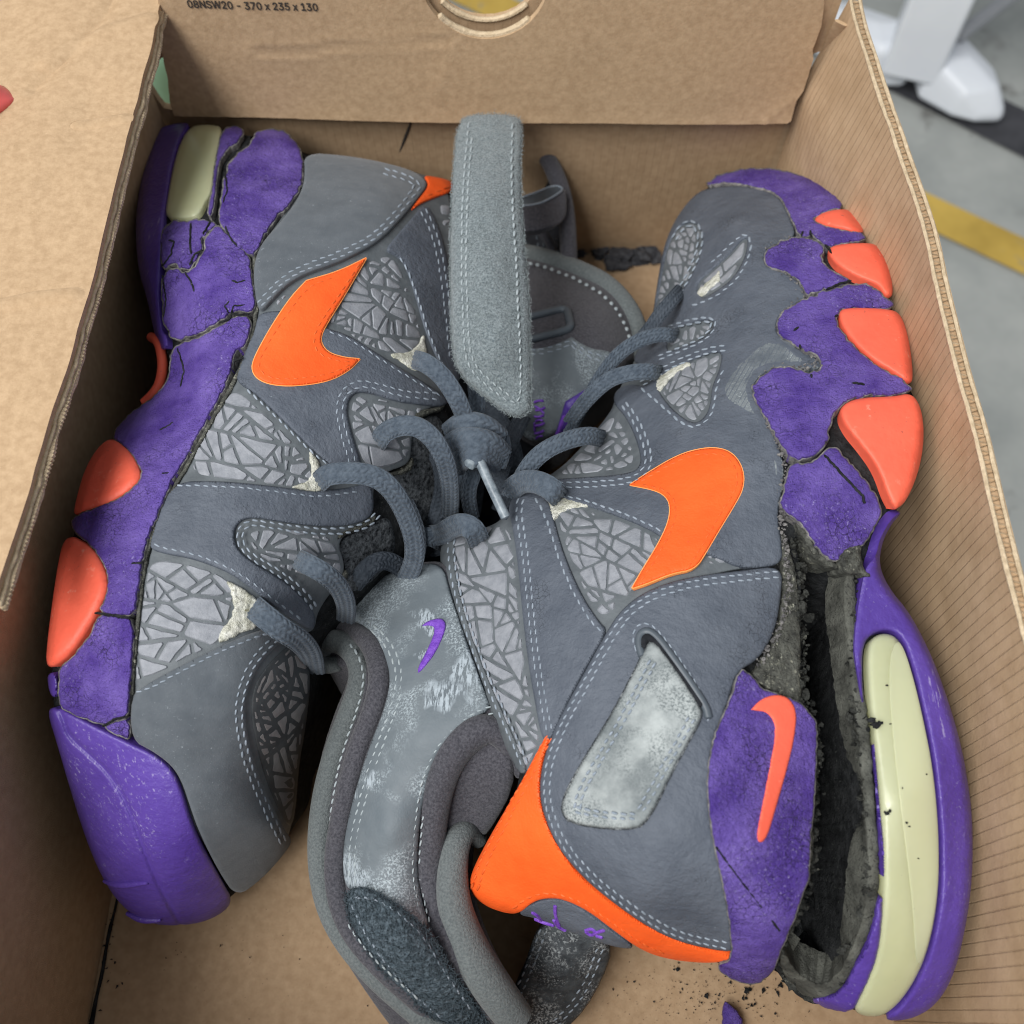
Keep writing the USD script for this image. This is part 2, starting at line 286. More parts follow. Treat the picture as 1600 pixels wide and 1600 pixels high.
def tri_poly(poly, step, rings=(), bs=4.0):
    """points inside and on the outline, and the triangles between them"""
    P = []
    def add(g, s):
        if g.is_empty: return
        for q in (g.geoms if hasattr(g, 'geoms') else [g]):
            for r in [q.exterior, *q.interiors]:
                c = np.array(r.coords)[:-1]
                if len(c) > 2: P.append(resample(c, s))
    bs = min(step, bs); add(poly, bs)
    for r in rings: add(poly.buffer(-r), bs * 1.2)
    x0, y0, x1, y1 = poly.bounds
    gx, gy = np.meshgrid(np.arange(x0, x1, step), np.arange(y0, y1, step * .866)); gx[1::2] += step / 2
    inner = poly.buffer(-(max(rings) if rings else 0) - step * .55)
    if not inner.is_empty:
        k = shapely.contains_xy(inner, gx.ravel(), gy.ravel()); P.append(np.c_[gx.ravel()[k], gy.ravel()[k]])
    P = np.vstack(P); P = P[np.sort(np.unique(np.round(P, 2), axis=0, return_index=True)[1])]
    T = Delaunay(P).simplices; c = P[T].mean(1); T = T[shapely.contains_xy(poly, c[:, 0], c[:, 1])]
    a = P[T]; ar = (a[:, 1, 0] - a[:, 0, 0]) * (a[:, 2, 1] - a[:, 0, 1]) - (a[:, 1, 1] - a[:, 0, 1]) * (a[:, 2, 0] - a[:, 0, 0])
    T = T[np.abs(ar) > 1e-4]; ar = ar[np.abs(ar) > 1e-4]
    T[ar > 0] = T[ar > 0][:, ::-1]                # counter-clockwise when seen (v runs down)
    return P, T
def rim(T):
    e = np.vstack([T[:, [0, 1]], T[:, [1, 2]], T[:, [2, 0]]]); k = np.sort(e, 1)
    u, idx, cnt = np.unique(k, axis=0, return_index=True, return_counts=True)
    return e[idx[cnt == 1]]

def sheet(S, poly, off=0.8, thick=1.2, edge=4.0, step=6.0, bumpy=None, skirt=None, seed=0, base=.35, puff=0, dig=1.5, grooves=(), bs=4.0):
    rings = [r for r in (edge * .3, edge) if r > 0] if edge else []
    P, T = tri_poly(poly, step, rings, bs)
    d = shapely.distance(shapely.points(P), poly.boundary)
    x = np.clip(d / max(edge, 1e-6), 0, 1) if edge else np.ones(len(P))
    h = off + thick * (base + (1 - base) * np.sqrt(1 - (1 - x) ** 2))
    if puff:
        h = h + puff * (1 - np.exp(-d / 25.0))
    W, N, D = S.frame(P[:, 0], P[:, 1])
    for ln, dep, wd in grooves:
        e = shapely.distance(shapely.points(P), ln); h = h - dep * np.exp(-(e / wd) ** 2)
    if bumpy:
        for sc, am in bumpy: h = h + am * (meshkit.fbm(W * sc, 3, seed) - .5) * 2 * np.clip(.35 + d / 8, 0, 1)
    top = W + D * h[:, None]
    E = rim(T); idx = np.unique(E); mp = -np.ones(len(P), int); mp[idx] = len(P) + np.arange(len(idx))
    low = skirt(top[idx], N[idx]) if skirt else top[idx] - N[idx] * (thick * base + dig)
    a, b = E[:, 0], E[:, 1]
    F = np.vstack([T, np.c_[a, mp[a], b], np.c_[b, mp[a], mp[b]]])
    return np.vstack([top, low]), F

def bead(n=5):
    """one stitch: a low rounded bar along x, unit length and width"""
    V, F = [], []
    xs = [-.5, -.36, 0, .36, .5]; ws = [.1, .8, 1, .8, .1]
    for x, w in zip(xs, ws):
        for k in range(n):
            a = math.pi * k / (n - 1); V.append((x, .5 * w * math.cos(a), w * math.sin(a)))
    for i in range(len(xs) - 1):
        for k in range(n - 1):
            a, b = i * n + k, (i + 1) * n + k; F += [(a, b, b + 1), (a, b + 1, a + 1)]
    return np.array(V), np.array(F)
BV, BF = bead()
def stitches(S, path, off, length=9.5, gap=4.0, width=3.0, high=.36, seed=1, closed=False):
    p = resample(path, length + gap, closed); rnd = np.random.RandomState(seed)
    if not closed: a, b = p[:-1], p[1:]
    else: a, b = p, np.roll(p, -1, 0)
    if len(a) == 0: return np.zeros((0, 3)), np.zeros((0, 3), int)
    dirs = b - a; L = np.linalg.norm(dirs, axis=1, keepdims=True); dirs = dirs / np.maximum(L, 1e-9)
    dirs = dirs + np.c_[-dirs[:, 1], dirs[:, 0]] * .16
    m = (a + b) / 2 + rnd.uniform(-.5, .5, a.shape)
    P0, N, D = S.frame(m[:, 0], m[:, 1]); P1, _ = S.pn(m[:, 0] + dirs[:, 0] * 4, m[:, 1] + dirs[:, 1] * 4)
    X = P1 - P0; sc = np.linalg.norm(X, axis=1, keepdims=True) / 4; X = X / np.maximum(np.linalg.norm(X, axis=1, keepdims=True), 1e-9)
    Y = np.cross(N, X); out = []
    ln = (length * (1 + rnd.uniform(-.12, .1, (len(a), 1)))) * sc; wd = width * np.minimum(sc, .3)
    V = P0[:, None] + D[:, None] * (off - .08) + X[:, None] * (BV[None, :, :1] * ln[:, None]) + Y[:, None] * (BV[None, :, 1:2] * wd[:, None]) + N[:, None] * (BV[None, :, 2:] * high)
    n = len(BV); F = (BF[None] + (np.arange(len(a)) * n)[:, None, None]).reshape(-1, 3)
    return V.reshape(-1, 3), F
def shift(path, d):
    t = np.gradient(path, axis=0); t /= np.maximum(np.linalg.norm(t, axis=1, keepdims=True), 1e-9)
    return path + np.c_[-t[:, 1], t[:, 0]] * d
def along(s, inset=0, closed=False):
    p = resample(chaikin(pts(s), closed, 2), 5, closed); return shift(p, inset) if inset else p

def split(poly, n, rnd, gap):
    out = [poly]
    for _ in range(n):
        nxt = []
        for g in out:
            if g.area < 120 or rnd.rand() < .22: nxt.append(g); continue
            c = g.centroid; r = g.minimum_rotated_rectangle
            e = np.array(r.exterior.coords); s = [np.linalg.norm(e[1] - e[0]), np.linalg.norm(e[2] - e[1])]
            ax = (e[2] - e[1]) if s[1] > s[0] else (e[1] - e[0])
            ang = math.atan2(ax[1], ax[0]) + (math.pi / 2 if max(s) > 1.9 * min(s) else 0) + rnd.uniform(-.7, .7)
            off = rnd.uniform(-.18, .18) * math.sqrt(g.area)
            dx, dy = math.cos(ang), math.sin(ang); cx, cy = c.x - dy * off, c.y + dx * off
            cut = LineString([(cx - dx * 400, cy - dy * 400), (cx + dx * 400, cy + dy * 400)]).buffer(gap / 2)
            h = g.difference(cut); nxt += [q for q in (h.geoms if hasattr(h, 'geoms') else [h]) if q.area > 22]
        out = nxt
    return out
def cells(S, poly, size=52, gap=6.0, off=.8, high=.36, seed=0, ang=0., stretch=1.3, splits=1, inset=3.0):
    rnd = np.random.RandomState(seed); x0, y0, x1, y1 = poly.bounds
    ca, sa = math.cos(ang), math.sin(ang); c = np.array([(x0 + x1) / 2, (y0 + y1) / 2])
    R = np.array([[ca, sa], [-sa, ca]]); rad = max(x1 - x0, y1 - y0) * .8 + size * 2
    g = np.arange(-rad, rad, size); X, Y = np.meshgrid(g, g); q = np.c_[X.ravel(), Y.ravel()] + rnd.uniform(-.48, .48, (X.size, 2)) * size
    vor = Voronoi(q); ms = []
    clip = poly.buffer(-inset)
    for r in vor.regions:
        if not r or -1 in r: continue
        v = vor.vertices[r] * [stretch, 1 / stretch]; v = v @ R + c
        g0 = Polygon(v)
        if not g0.is_valid or not g0.intersects(clip): continue
        for g1 in split(g0.buffer(-gap / 2 * rnd.uniform(.4, 1.7)), splits if rnd.rand() < .8 else splits + 1, rnd, gap * rnd.uniform(.35, 1.3)):
            g2 = g1.intersection(clip)
            for g3 in (g2.geoms if hasattr(g2, 'geoms') else [g2]):
                if g3.geom_type != 'Polygon' or g3.area < 30: continue
                g3 = g3.buffer(-1.5).buffer(1.5)
                if g3.geom_type != 'Polygon' or g3.area < 22: continue
                ring = resample(np.array(g3.exterior.coords)[:-1], 4.0)
                if Polygon(ring).exterior.is_ccw: ring = ring[::-1]
                cc = ring.mean(0); rr = np.linalg.norm(ring - cc, axis=1, keepdims=True); inn = cc + (ring - cc) * np.clip(1 - 2.2 / rr, .3, 1)
                allp = np.vstack([ring, inn, [cc]]); W, N = S.pn(allp[:, 0], allp[:, 1]); n = len(ring)
                h = np.r_[np.full(n, off - .12), np.full(n + 1, off + high)]; V = W + N * h[:, None]
                i = np.arange(n); j = (i + 1) % n
                F = np.vstack([np.c_[i, i + n, j], np.c_[j, i + n, j + n], np.c_[i + n, np.full(n, 2 * n), j + n]])
                ms.append((V, F[:, ::-1] if False else F))
    return join(ms)

def frames(P):
    T = np.gradient(P, axis=0); T /= np.linalg.norm(T, axis=1, keepdims=True); return T
def spline(c, step):
    c = np.asarray(c, float); p = chaikin(c, False, 3); return resample(p, step, False)
def ribbon(c, width, thick, braid=True, roll=None, step=.2, m=64, taper=0):
    """a flat lace along the points c (mm); roll turns it about its run, in degrees at each point"""
    c = np.asarray(c, float); r = np.zeros(len(c)) if roll is None else np.radians(roll)
    p4 = spline(np.c_[c, r], step); P, r = p4[:, :3], p4[:, 3]
    P = np.c_[gaussian_filter(P[:, 0], 2), gaussian_filter(P[:, 1], 2), gaussian_filter(P[:, 2], 2)]
    T = frames(P); V = CAM - P; V /= np.linalg.norm(V, axis=1, keepdims=True)
    N = V - T * (V * T).sum(1, keepdims=True); N /= np.maximum(np.linalg.norm(N, axis=1, keepdims=True), 1e-6)
    for k in range(3): N[:, k] = gaussian_filter(N[:, k], 4)
    N /= np.linalg.norm(N, axis=1, keepdims=True); B = np.cross(T, N)
    N, B = N * np.cos(r)[:, None] + B * np.sin(r)[:, None], B * np.cos(r)[:, None] - N * np.sin(r)[:, None]
    a = np.arange(m) / m * 2 * math.pi; ca, sa = np.cos(a), np.sin(a)
    x = np.sign(ca) * np.abs(ca) ** .75; y = np.sign(sa) * np.abs(sa) ** .8
    s = np.arange(len(P)) * step
    wid = np.ones(len(P))
    if taper: wid = np.clip(.35 + np.minimum(s, s[-1] - s) / taper, 0, 1)
    H = np.zeros((len(P), m))
    if braid:
        col = (np.arcsin(np.clip(x, -1, 1)) / math.pi + .5) * 6; fr = col % 1; dr = np.where(np.floor(col) % 2 == 0, 1, -1)
        ph = s[:, None] / 1.7 + dr[None] * fr[None] * .8 + (np.floor(col) % 2)[None] * .5
        H = .46 * (np.abs(np.sin(math.pi * ph)) ** .8) * (np.sin(math.pi * fr)[None] ** .5) - .34
    V = P[:, None] + B[:, None] * (x * width / 2)[None, :, None] * wid[:, None, None] + N[:, None] * ((y * thick / 2)[None] + H * np.sign(sa)[None])[..., None]
    n = len(P); i, k = np.meshgrid(np.arange(n - 1), np.arange(m), indexing='ij'); k2 = (k + 1) % m
    q = np.stack([i * m + k, (i + 1) * m + k, (i + 1) * m + k2, i * m + k2], -1).reshape(-1, 4)
    F = np.vstack([q[:, [0, 2, 1]], q[:, [0, 3, 2]]])
    Vv = V.reshape(-1, 3); Vv = np.vstack([Vv, P[:1], P[-1:]]); kk = np.arange(m)
    F = np.vstack([F, np.c_[np.full(m, n * m), kk, (kk + 1) % m], np.c_[np.full(m, n * m + 1), (n - 1) * m + (kk + 1) % m, (n - 1) * m + kk]])
    return Vv, F
def uvz(s):
    """'u,v,z ...' -> points in mm"""
    a = np.array([tuple(map(float, w.split(','))) for w in s.split()]); return at_z(a[:, 0], a[:, 1], a[:, 2])
def tube(c, r, m=18, step=.8, radii=None, flat=1.0, wob=0):
    c = np.asarray(c, float); rr = np.full(len(c), float(r)) if radii is None else np.asarray(radii, float)
    p4 = spline(np.c_[c, rr], step); P, rr = p4[:, :3], p4[:, 3]; T = frames(P)
    V = CAM - P; N = V - T * (V * T).sum(1, keepdims=True); N /= np.linalg.norm(N, axis=1, keepdims=True); B = np.cross(T, N)
    a = np.arange(m) / m * 2 * math.pi
    if wob: rr = rr * (1 + wob * (meshkit.fbm(np.c_[np.arange(len(P)) * step * .12, np.zeros(len(P)), np.zeros(len(P))], 3, 5) - .5))
    V = P[:, None] + (B[:, None] * np.cos(a)[None, :, None] + N[:, None] * (np.sin(a) * flat)[None, :, None]) * rr[:, None, None]
    n = len(P); i, k = np.meshgrid(np.arange(n - 1), np.arange(m), indexing='ij'); k2 = (k + 1) % m
    q = np.stack([i * m + k, (i + 1) * m + k, (i + 1) * m + k2, i * m + k2], -1).reshape(-1, 4)
    F = np.vstack([q[:, [0, 2, 1]], q[:, [0, 3, 2]]]); kk = np.arange(m)
    Vv = np.vstack([V.reshape(-1, 3), P[:1] - T[:1] * rr[0] * .6, P[-1:] + T[-1:] * rr[-1] * .6])
    F = np.vstack([F, np.c_[np.full(m, n * m), kk, (kk + 1) % m], np.c_[np.full(m, n * m + 1), (n - 1) * m + (kk + 1) % m, (n - 1) * m + kk]])
    return Vv, F
# ================================================================ setting: floor of the hall, stand
GROUND = -420.0
def quad(c): return np.array(c, float), np.array([[0, 1, 2], [0, 2, 3]])
def grid_sheet(f, nu, nv):
    U, V = np.meshgrid(np.linspace(0, 1, nu), np.linspace(0, 1, nv), indexing='ij'); P = f(U.ravel(), V.ravel())
    i, j = np.meshgrid(np.arange(nu - 1), np.arange(nv - 1), indexing='ij'); a = (i * nv + j).ravel()
    return P, np.vstack([np.c_[a, a + nv, a + nv + 1], np.c_[a, a + nv + 1, a + 1]])
def slab(f, nu, nv, t):
    """a sheet f(u, v) -> points with the normals' side given, made t thick"""
    P, F = grid_sheet(f, nu, nv); e = 1e-3
    U, V = np.meshgrid(np.linspace(0, 1, nu), np.linspace(0, 1, nv), indexing='ij'); U, V = U.ravel(), V.ravel()
    N = np.cross(f(np.clip(U + e, 0, 1), V) - f(np.clip(U - e, 0, 1), V), f(U, np.clip(V + e, 0, 1)) - f(U, np.clip(V - e, 0, 1)))
    N /= np.linalg.norm(N, axis=1, keepdims=True); n = len(P)
    E = rim(F); a, b = E[:, 0], E[:, 1]
    return np.vstack([P, P - N * t]), np.vstack([F, F[:, ::-1] + n, np.c_[a, a + n, b], np.c_[b, a + n, b + n]])

put('ground', quad([(-9000, -6000, GROUND), (9000, -6000, GROUND), (9000, 14000, GROUND), (-9000, 14000, GROUND)]), M['concrete'], kind='structure')
def floor_poly(pix, z):
    p = at_z(*np.array(pix, float).T, np.full(len(pix), z)); return p
la, lb = floor_poly([(1425, 290), (1600, 372)], GROUND + 4); lc, ld = floor_poly([(1432, 348), (1600, 428)], GROUND + 4)
d = (lb - la) / np.linalg.norm(lb - la); n_ = np.array([d[1], -d[0], 0]); wid = abs(((lc - la) * n_).sum())
put('floor_marking', quad([la - d * 2600, la - d * 2600 + n_ * wid, la + d * 4000 + n_ * wid, la + d * 4000]), M['yellow'], kind='structure')
sa, sb = floor_poly([(1380, 135), (1600, 245)], GROUND + 3); d2 = (sb - sa) / np.linalg.norm(sb - sa); n2 = np.array([-d2[1], d2[0], 0])
put('floor_strip', quad([sa - d2 * 60, sa + d2 * 3000, sa + d2 * 3000 + n2 * 70, sa - d2 * 60 + n2 * 70]), M['black_strip'], kind='structure')

# a white furniture leg with feet, out of focus behind the box
def box_mesh(c, s, axes, bevel=3):
    import manifold3d as m3
    r = bevel; h = np.array(s) / 2 - r
    b = m3.Manifold.hull(m3.Manifold.compose([m3.Manifold.sphere(r, 12).translate([sx * h[0], sy * h[1], sz * h[2]]) for sx in (-1, 1) for sy in (-1, 1) for sz in (-1, 1)]))
    m = b.to_mesh(); v = m.vert_properties[:, :3].astype(float) @ np.array(axes) + np.array(c); return v, m.tri_verts.astype(int)
leg = thing('furniture_leg', 'white metal furniture leg with rounded feet standing on the concrete beyond the box', 'furniture leg')
g0 = at_z(1418, 128, GROUND + 30); g1 = at_z(1560, 170, GROUND + 22)
dx = (g1 - g0); dx[2] = 0; dx /= np.linalg.norm(dx); dy = np.array([-dx[1], dx[0], 0]); AX = [dx, dy, np.array([0, 0, 1.])]
post = g0 + dy * 28
put('post', box_mesh((post[0], post[1], GROUND + 330), (62, 56, 600), AX, 5), M['white_metal'], leg)
def foot(p0, p1, w, h):
    import manifold3d as m3
    p0, p1 = np.array(p0, float), np.array(p1, float); a = []
    for q, k, hh in ((p0, 1.0, 1.25), (p0 * .35 + p1 * .65, .98, .95), (p1, .74, .62)):
        for sx, sy in ((-1, -1), (1, -1), (1, 1), (-1, 1)):
            for zz in (0, 1): r = w * (.16 if zz == 0 else .24); a.append(m3.Manifold.sphere(r, 16).translate([float(q[0] + sx * (w * .5 * k - r)), float(q[1] + sy * (w * .5 * k - r)), float(GROUND + 8 + r + zz * (h * hh - 2 * r - 4))]))
    m = m3.Manifold.hull(m3.Manifold.compose(a)).to_mesh(); return m.vert_properties[:, :3].astype(float), m.tri_verts.astype(int)
f0 = post + dx * 35 + dy * 4; f0[2] = GROUND + 24; f1 = at_z(1540, 160, GROUND + 22)
put('foot', foot(f0, f1, 52, 44), M['white_metal'], leg)
f2 = post - dx * 30 + dy * 6; f2[2] = GROUND + 26; f3 = post - dx * 130 + dy * 60; f3[2] = GROUND + 24
put('foot', foot(f2, f3, 52, 46), M['white_metal'], leg)
b0 = post + dx * 36 + dy * 10; b0[2] = GROUND + 70; b1 = post + dx * 240 + dy * 330; b1[2] = GROUND + 120
put('brace', tube(np.array([b0, b0 * .5 + b1 * .5, b1]), 8, step=10), M['grey_metal'], leg)
c0 = post + dx * 60 + dy * 40
put('side_panel', box_mesh((c0[0] + 40 * dx[0] + 90 * dy[0], c0[1] + 40 * dx[1] + 90 * dy[1], GROUND + 260), (6, 170, 300), AX, 2), M['black_strip'], leg)

# ================================================================ the shoe box
BOX = thing('shoe_box', 'open brown corrugated cardboard box with torn corners holding both sneakers', 'cardboard box')
YF, YN, TOPZ = 304.0, -62.0, 133.0
def lx(y, z):                                    # inner face of the left wall
    return -132.5 - 1.5 * z / 130 + 0 * y
def rx(y, z):
    t = np.clip((304 - y) / 120, 0, 1); bulge = 13 * t * t * (3 - 2 * t)
    return 107 + bulge * (1 - .10 * z / 130) - 3 * np.clip((304 - y - 120) / 240, 0, 1) * z / 130 + np.clip(z - 100, 0, 40) / 40 * 9 * (1 - t)
def wav(y, z, a, s, seed=0): return a * (meshkit.fbm(np.stack([np.asarray(y) * s, np.asarray(z) * s, np.zeros(np.shape(y))], -1), 3, seed) - .5) * 2
put('floor_panel', slab(lambda u, v: np.stack([lx(YN + v * 0, 0 * v) + -4 + u * (8 + rx(YN + (YF - YN) * v, 0 * v) - lx(YN + (YF - YN) * v, 0 * v)), YN + (YF + 12 - YN) * v, wav(u * 200, v * 300, .8, .02, 3) - .4], -1), 30, 40, 3), M['card_dark'], BOX)
WL, FL_ = slab(lambda u, v: np.stack([lx(YN + (YF - YN) * v, TOPZ * u) + wav(v * 300, u * 100, 1.2, .015, 4), YN + (YF - YN) * v, TOPZ * u], -1), 90, 240, -3)
def project(P):
    d = P - CAM; z = d @ FW; return np.c_[800 + FPX * d[:, 0] / z, 800 - FPX * (d @ UP) / z]
torn = outline('254,92 264,100 268,128 272,152 264,150 254,144 246,128 242,108', 1, 2, 4)
c_ = project(WL[FL_].mean(1)); keep = ~shapely.contains_xy(torn, c_[:, 0], c_[:, 1])
put('wall_panel', (WL, FL_[keep]), M['card_end'], BOX, label='left long wall in deep shadow with a torn corner')
def right(u, v):
    y = YN + (YF - YN) * v; z = TOPZ * u + 1.5 * wav(v * 300, 0 * u, 1., .02, 9) * u; return np.stack([rx(y, z) + wav(v * 300, u * 100, 1.5, .016, 5), y, z], -1)
put('wall_panel', slab(right, 20, 70, .5), M['card_rib'], BOX, label='right long wall with vertical ribs')
put('wall_panel', slab(lambda u, v: right(u, v) + np.array([3.6, 0, 0]), 20, 70, .5), M['card'], BOX, label='outer face of the right wall')
# the corrugated core seen along the cut edge of the right wall
def flute(v, k):
    p = right(np.full_like(v, 1.0), v); ph = v * (YF - YN) / 2.6 * 2 * math.pi; p[:, 0] += 1.9 + 1.35 * np.sin(ph); p[:, 2] -= k; return p
vv = np.linspace(0, 1, 1700); A, B = flute(vv, .25), flute(vv, 9.0); n = len(vv); i = np.arange(n - 1)
put('corrugated_core', (np.vstack([A, B]), np.vstack([np.c_[i, i + 1, i + n], np.c_[i + 1, i + n + 1, i + n]])), M['card_edge'], BOX, label='wavy core showing along the cut edge of the right wall')
P = right(np.ones(300), np.linspace(0, 1, 300)); P = np.vstack([P + np.array([.4, 0, -1.0]), P + np.array([3.4, 0, -1.0])]); i = np.arange(299)
put('core_fill', (P, np.vstack([np.c_[i, i + 1, i + 300], np.c_[i + 1, i + 301, i + 300]])), M['card'], BOX)
for dxo, w in ((0.0, .6), (3.0, .55)):
    P = right(np.ones(400), np.linspace(0, 1, 400)); P = P + np.array([dxo + .25, 0, .15]); P[:, 2] += .5 * (meshkit.fbm(np.c_[P[:, 1] * .3, P[:, 1] * 0, P[:, 0] * 0 + dxo], 3, 2) - .5)
    put('edge_liner', tube(P, w, 8, 1.2, wob=.5), M['card_edge'], BOX)
# far wall with the folded-over flap in front of it
HC = at_y(757, -34, 298.0); HR = 95 / 4.5
def wall_plane(pix, y, holes=True, rough=.25, seed=0, cut=None):
    p = at_y(*np.array(pix, float).T, np.full(len(pix), y)); return p[:, [0, 2]]
def plate(poly, y, t, bulge=None, step=5.0):
    P, T = tri_poly(poly, step); b = bulge(P[:, 0], P[:, 1]) if bulge else 0
    a = np.c_[P[:, 0], np.zeros(len(P)) + y + b, P[:, 1]]; n = len(P); E = rim(T)
    F = T[:, ::-1] if False else T
    c = a + np.array([0, t, 0])
    return np.vstack([a, c]), np.vstack([F, F[:, ::-1] + n, np.c_[E[:, 0], E[:, 0] + n, E[:, 1]], np.c_[E[:, 1], E[:, 0] + n, E[:, 1] + n]])
hole = Point(HC[0], HC[2]).buffer(1, 48); hole = shapely.affinity.scale(hole, HR, HR * 1.02)
farw = Polygon([(-136, 0), (109, 0), (112, 138), (-136, 138)])
hole2 = shapely.affinity.translate(shapely.affinity.scale(hole, .93, .93), 0, 1.0)
gap_r = Polygon(at_y(np.array([1264, 1283, 1281, 1272, 1262]), np.array([95, 80, 112, 148, 150]), np.full(5, 304.))[:, [0, 2]])
gap_l = Polygon(at_y(np.array([236, 262, 270, 262, 248, 238]), np.array([112, 92, 165, 170, 150, 130]), np.full(6, 304.))[:, [0, 2]])
put('wall_panel', plate(farw.difference(hole2).difference(gap_r.buffer(1)).difference(gap_l.buffer(1.5)), 304, 3.0, lambda x, z: wav(x, z, .7, .02, 6) + 9.5 * np.clip(1 - z / 95, 0, 1)), M['card_end'], BOX, label='far end wall under the folded flap')
fl = [(248, -30), (1283, -30), (1288, 4), (1283, 40), (1276, 60), (1268, 80), (1272, 86), (1262, 120), (1254, 144), (1246, 150), (1240, 170), (1234, 190), (1150, 190), (1000, 188), (850, 187), (700, 187), (600, 186), (500, 183), (400, 180), (330, 179), (273, 179), (266, 160), (262, 120), (255, 90), (247, 50)]
flap = Polygon(jag(wall_plane(fl, 298.0), .22, 4, 1.2, .9)).difference(hole)
crease = LineString(at_y(np.array([400., 480, 520, 570, 640, 700, 712]), np.array([78., 80, 70, 68, 67, 62, 50]), np.full(7, 298.))[:, [0, 2]])
crease2 = LineString(at_y(np.array([1195., 1222, 1252]), np.array([188., 166, 146]), np.full(3, 298.))[:, [0, 2]])
crease3 = LineString(at_y(np.array([690., 680, 700, 705]), np.array([160., 140, 110, 78]), np.full(4, 298.))[:, [0, 2]])
def flap_bulge(x, z):
    q = shapely.points(np.c_[x, z]); e = shapely.distance(q, crease); e2 = shapely.distance(q, crease2); e3 = shapely.distance(q, crease3)
    return wav(x, z, .8, .02, 8) + .55 * np.exp(-(e / .8) ** 2) - .25 * np.exp(-((e - 2) / 1.5) ** 2) - .5 * np.exp(-(e2 / 1.0) ** 2) - .3 * np.exp(-(e3 / 1.0) ** 2) - .9 * np.exp(-np.maximum(z - 88, 0) / 6)
put('inner_flap', plate(flap, 297.2, 2.6, flap_bulge, 2.2), M['card'], BOX, label='end flap folded inside with printed size and thumb hole')
ring = np.array(shapely.affinity.scale(hole, .985, .985).exterior.coords)[:-1]
put('thumb_hole_edge', tube(np.c_[ring[:, 0], np.full(len(ring), 299.0), ring[:, 1]][24:75], 1.2, 8, 1.0, wob=.5), M['card_edge'], BOX)
ring = np.array(hole2.exterior.coords)[:-1]
put('thumb_hole_edge', tube(np.c_[ring[:, 0], np.full(len(ring), 304.0), ring[:, 1]][24:75], 1.0, 8, 1.0, wob=.5), M['card_edge'], BOX)
cw = resample(np.array(crease.coords), .8, False)
fc = at_y(np.array([643., 637, 628, 616]), np.array([188., 205, 228, 258]), np.array([304.2, 305.2, 306.6, 308.4])); put('wall_crease', tube(fc, .55, 6, .8, radii=[.2, .6, .55, .3]), M['ink'], BOX, label='dark creased slit in the far wall')
t0, t1 = at_y(np.array([294., 497]), np.array([13.5, 19.5]), np.full(2, 296.2))
txt = meshkit.text_mesh('08NSW20 - 370 x 235 x 130', 1.0, .05, bold=True); tv = np.array(txt.vertices); W_ = np.ptp(tv[:, 0]); sc = np.linalg.norm(t1 - t0) / W_
dv = (t1 - t0) / np.linalg.norm(t1 - t0)
tp = t0 + (tv[:, :1] - tv[:, 0].min()) * sc * dv + tv[:, 1:2] * sc * np.array([0, 0, 1.18]); tp[:, 1] = 296.15 + flap_bulge(tp[:, 0], tp[:, 2]) + .75 - tv[:, 2] * 2
put('printed_text', (tp, np.array(txt.faces)), M['ink'], BOX, smooth=False, label='black printed size code')
# near wall, behind the camera's foot
put('wall_panel', slab(lambda u, v: np.stack([-132 + 250 * v, np.full_like(u, YN), TOPZ * u], -1), 6, 10, 3), M['card_end'], BOX, label='near end wall')
# the lid, hinged on the left wall and lying open
e0, e1 = at_z(243, 45, 134.0), at_z(-6, 945, 134.0)
def lid(u, v):
    A_ = e0 + (e1 - e0) * (-.06 + 1.06 * v)[:, None]
    A_[:, 0] += wav(v * 300, v * 0, .7, .03, 14) + 2.5 * np.sin(np.clip((v - .0) * 3.0, 0, math.pi)) 
    w = u * 235; x = A_[:, 0] - w; y = A_[:, 1] + w * .02
    z = 133.5 + 3 * np.sin(u * 3.1) - 26 * u ** 2 + wav(x, y, 1.1, .02, 11)
    q = np.stack([x, y, z], -1); ps = shapely.points(q[:, :2])
    for ln, am, wd in LIDC: e = shapely.distance(ps, ln); q[:, 2] += am * np.exp(-(e / wd) ** 2)
    return q
def lidline(s): a = pts(s); p = at_z(a[:, 0], a[:, 1], np.full(len(a), 134.)); return LineString(p[:, :2])
LIDC = [(lidline('60,150 100,110 140,70 172,28 185,-10'), -.9, 2.6), (lidline('80,112 130,80 180,60 235,40'), 1.1, 2.4), (lidline('125,206 160,200 200,193'), .9, 1.0), (lidline('0,492 60,478 122,470'), .9, 1.4), (lidline('90,290 130,240 150,150'), -.5, 6.0)]
put('lid', slab(lid, 220, 300, -2.8), M['card'], BOX, label='pale lid lying open over the left side')
vv = np.linspace(0, 1, 420)
for zo, r in ((0.05, .62), (-2.6, .62)):
    P = lid(np.zeros(420), vv) + np.array([.15, 0, zo]); P[:, 0] += .9 * (meshkit.fbm(np.c_[P[:, 1] * .25, P[:, 1] * 0 + zo, P[:, 0] * 0], 3, 3) - .5)
    put('edge_liner', tube(P, r, 8, 1.0, wob=.6), M['card_edge'], BOX)
P = lid(np.zeros(900), np.linspace(0, 1, 900)); P[:, 2] -= 1.3; P[:, 0] += .5 + .5 * np.sin(np.arange(900) * 1.4)
put('corrugated_core', tube(P, .8, 6, .5, wob=.8), M['card_edge'], BOX, label='torn core along the edge of the lid')
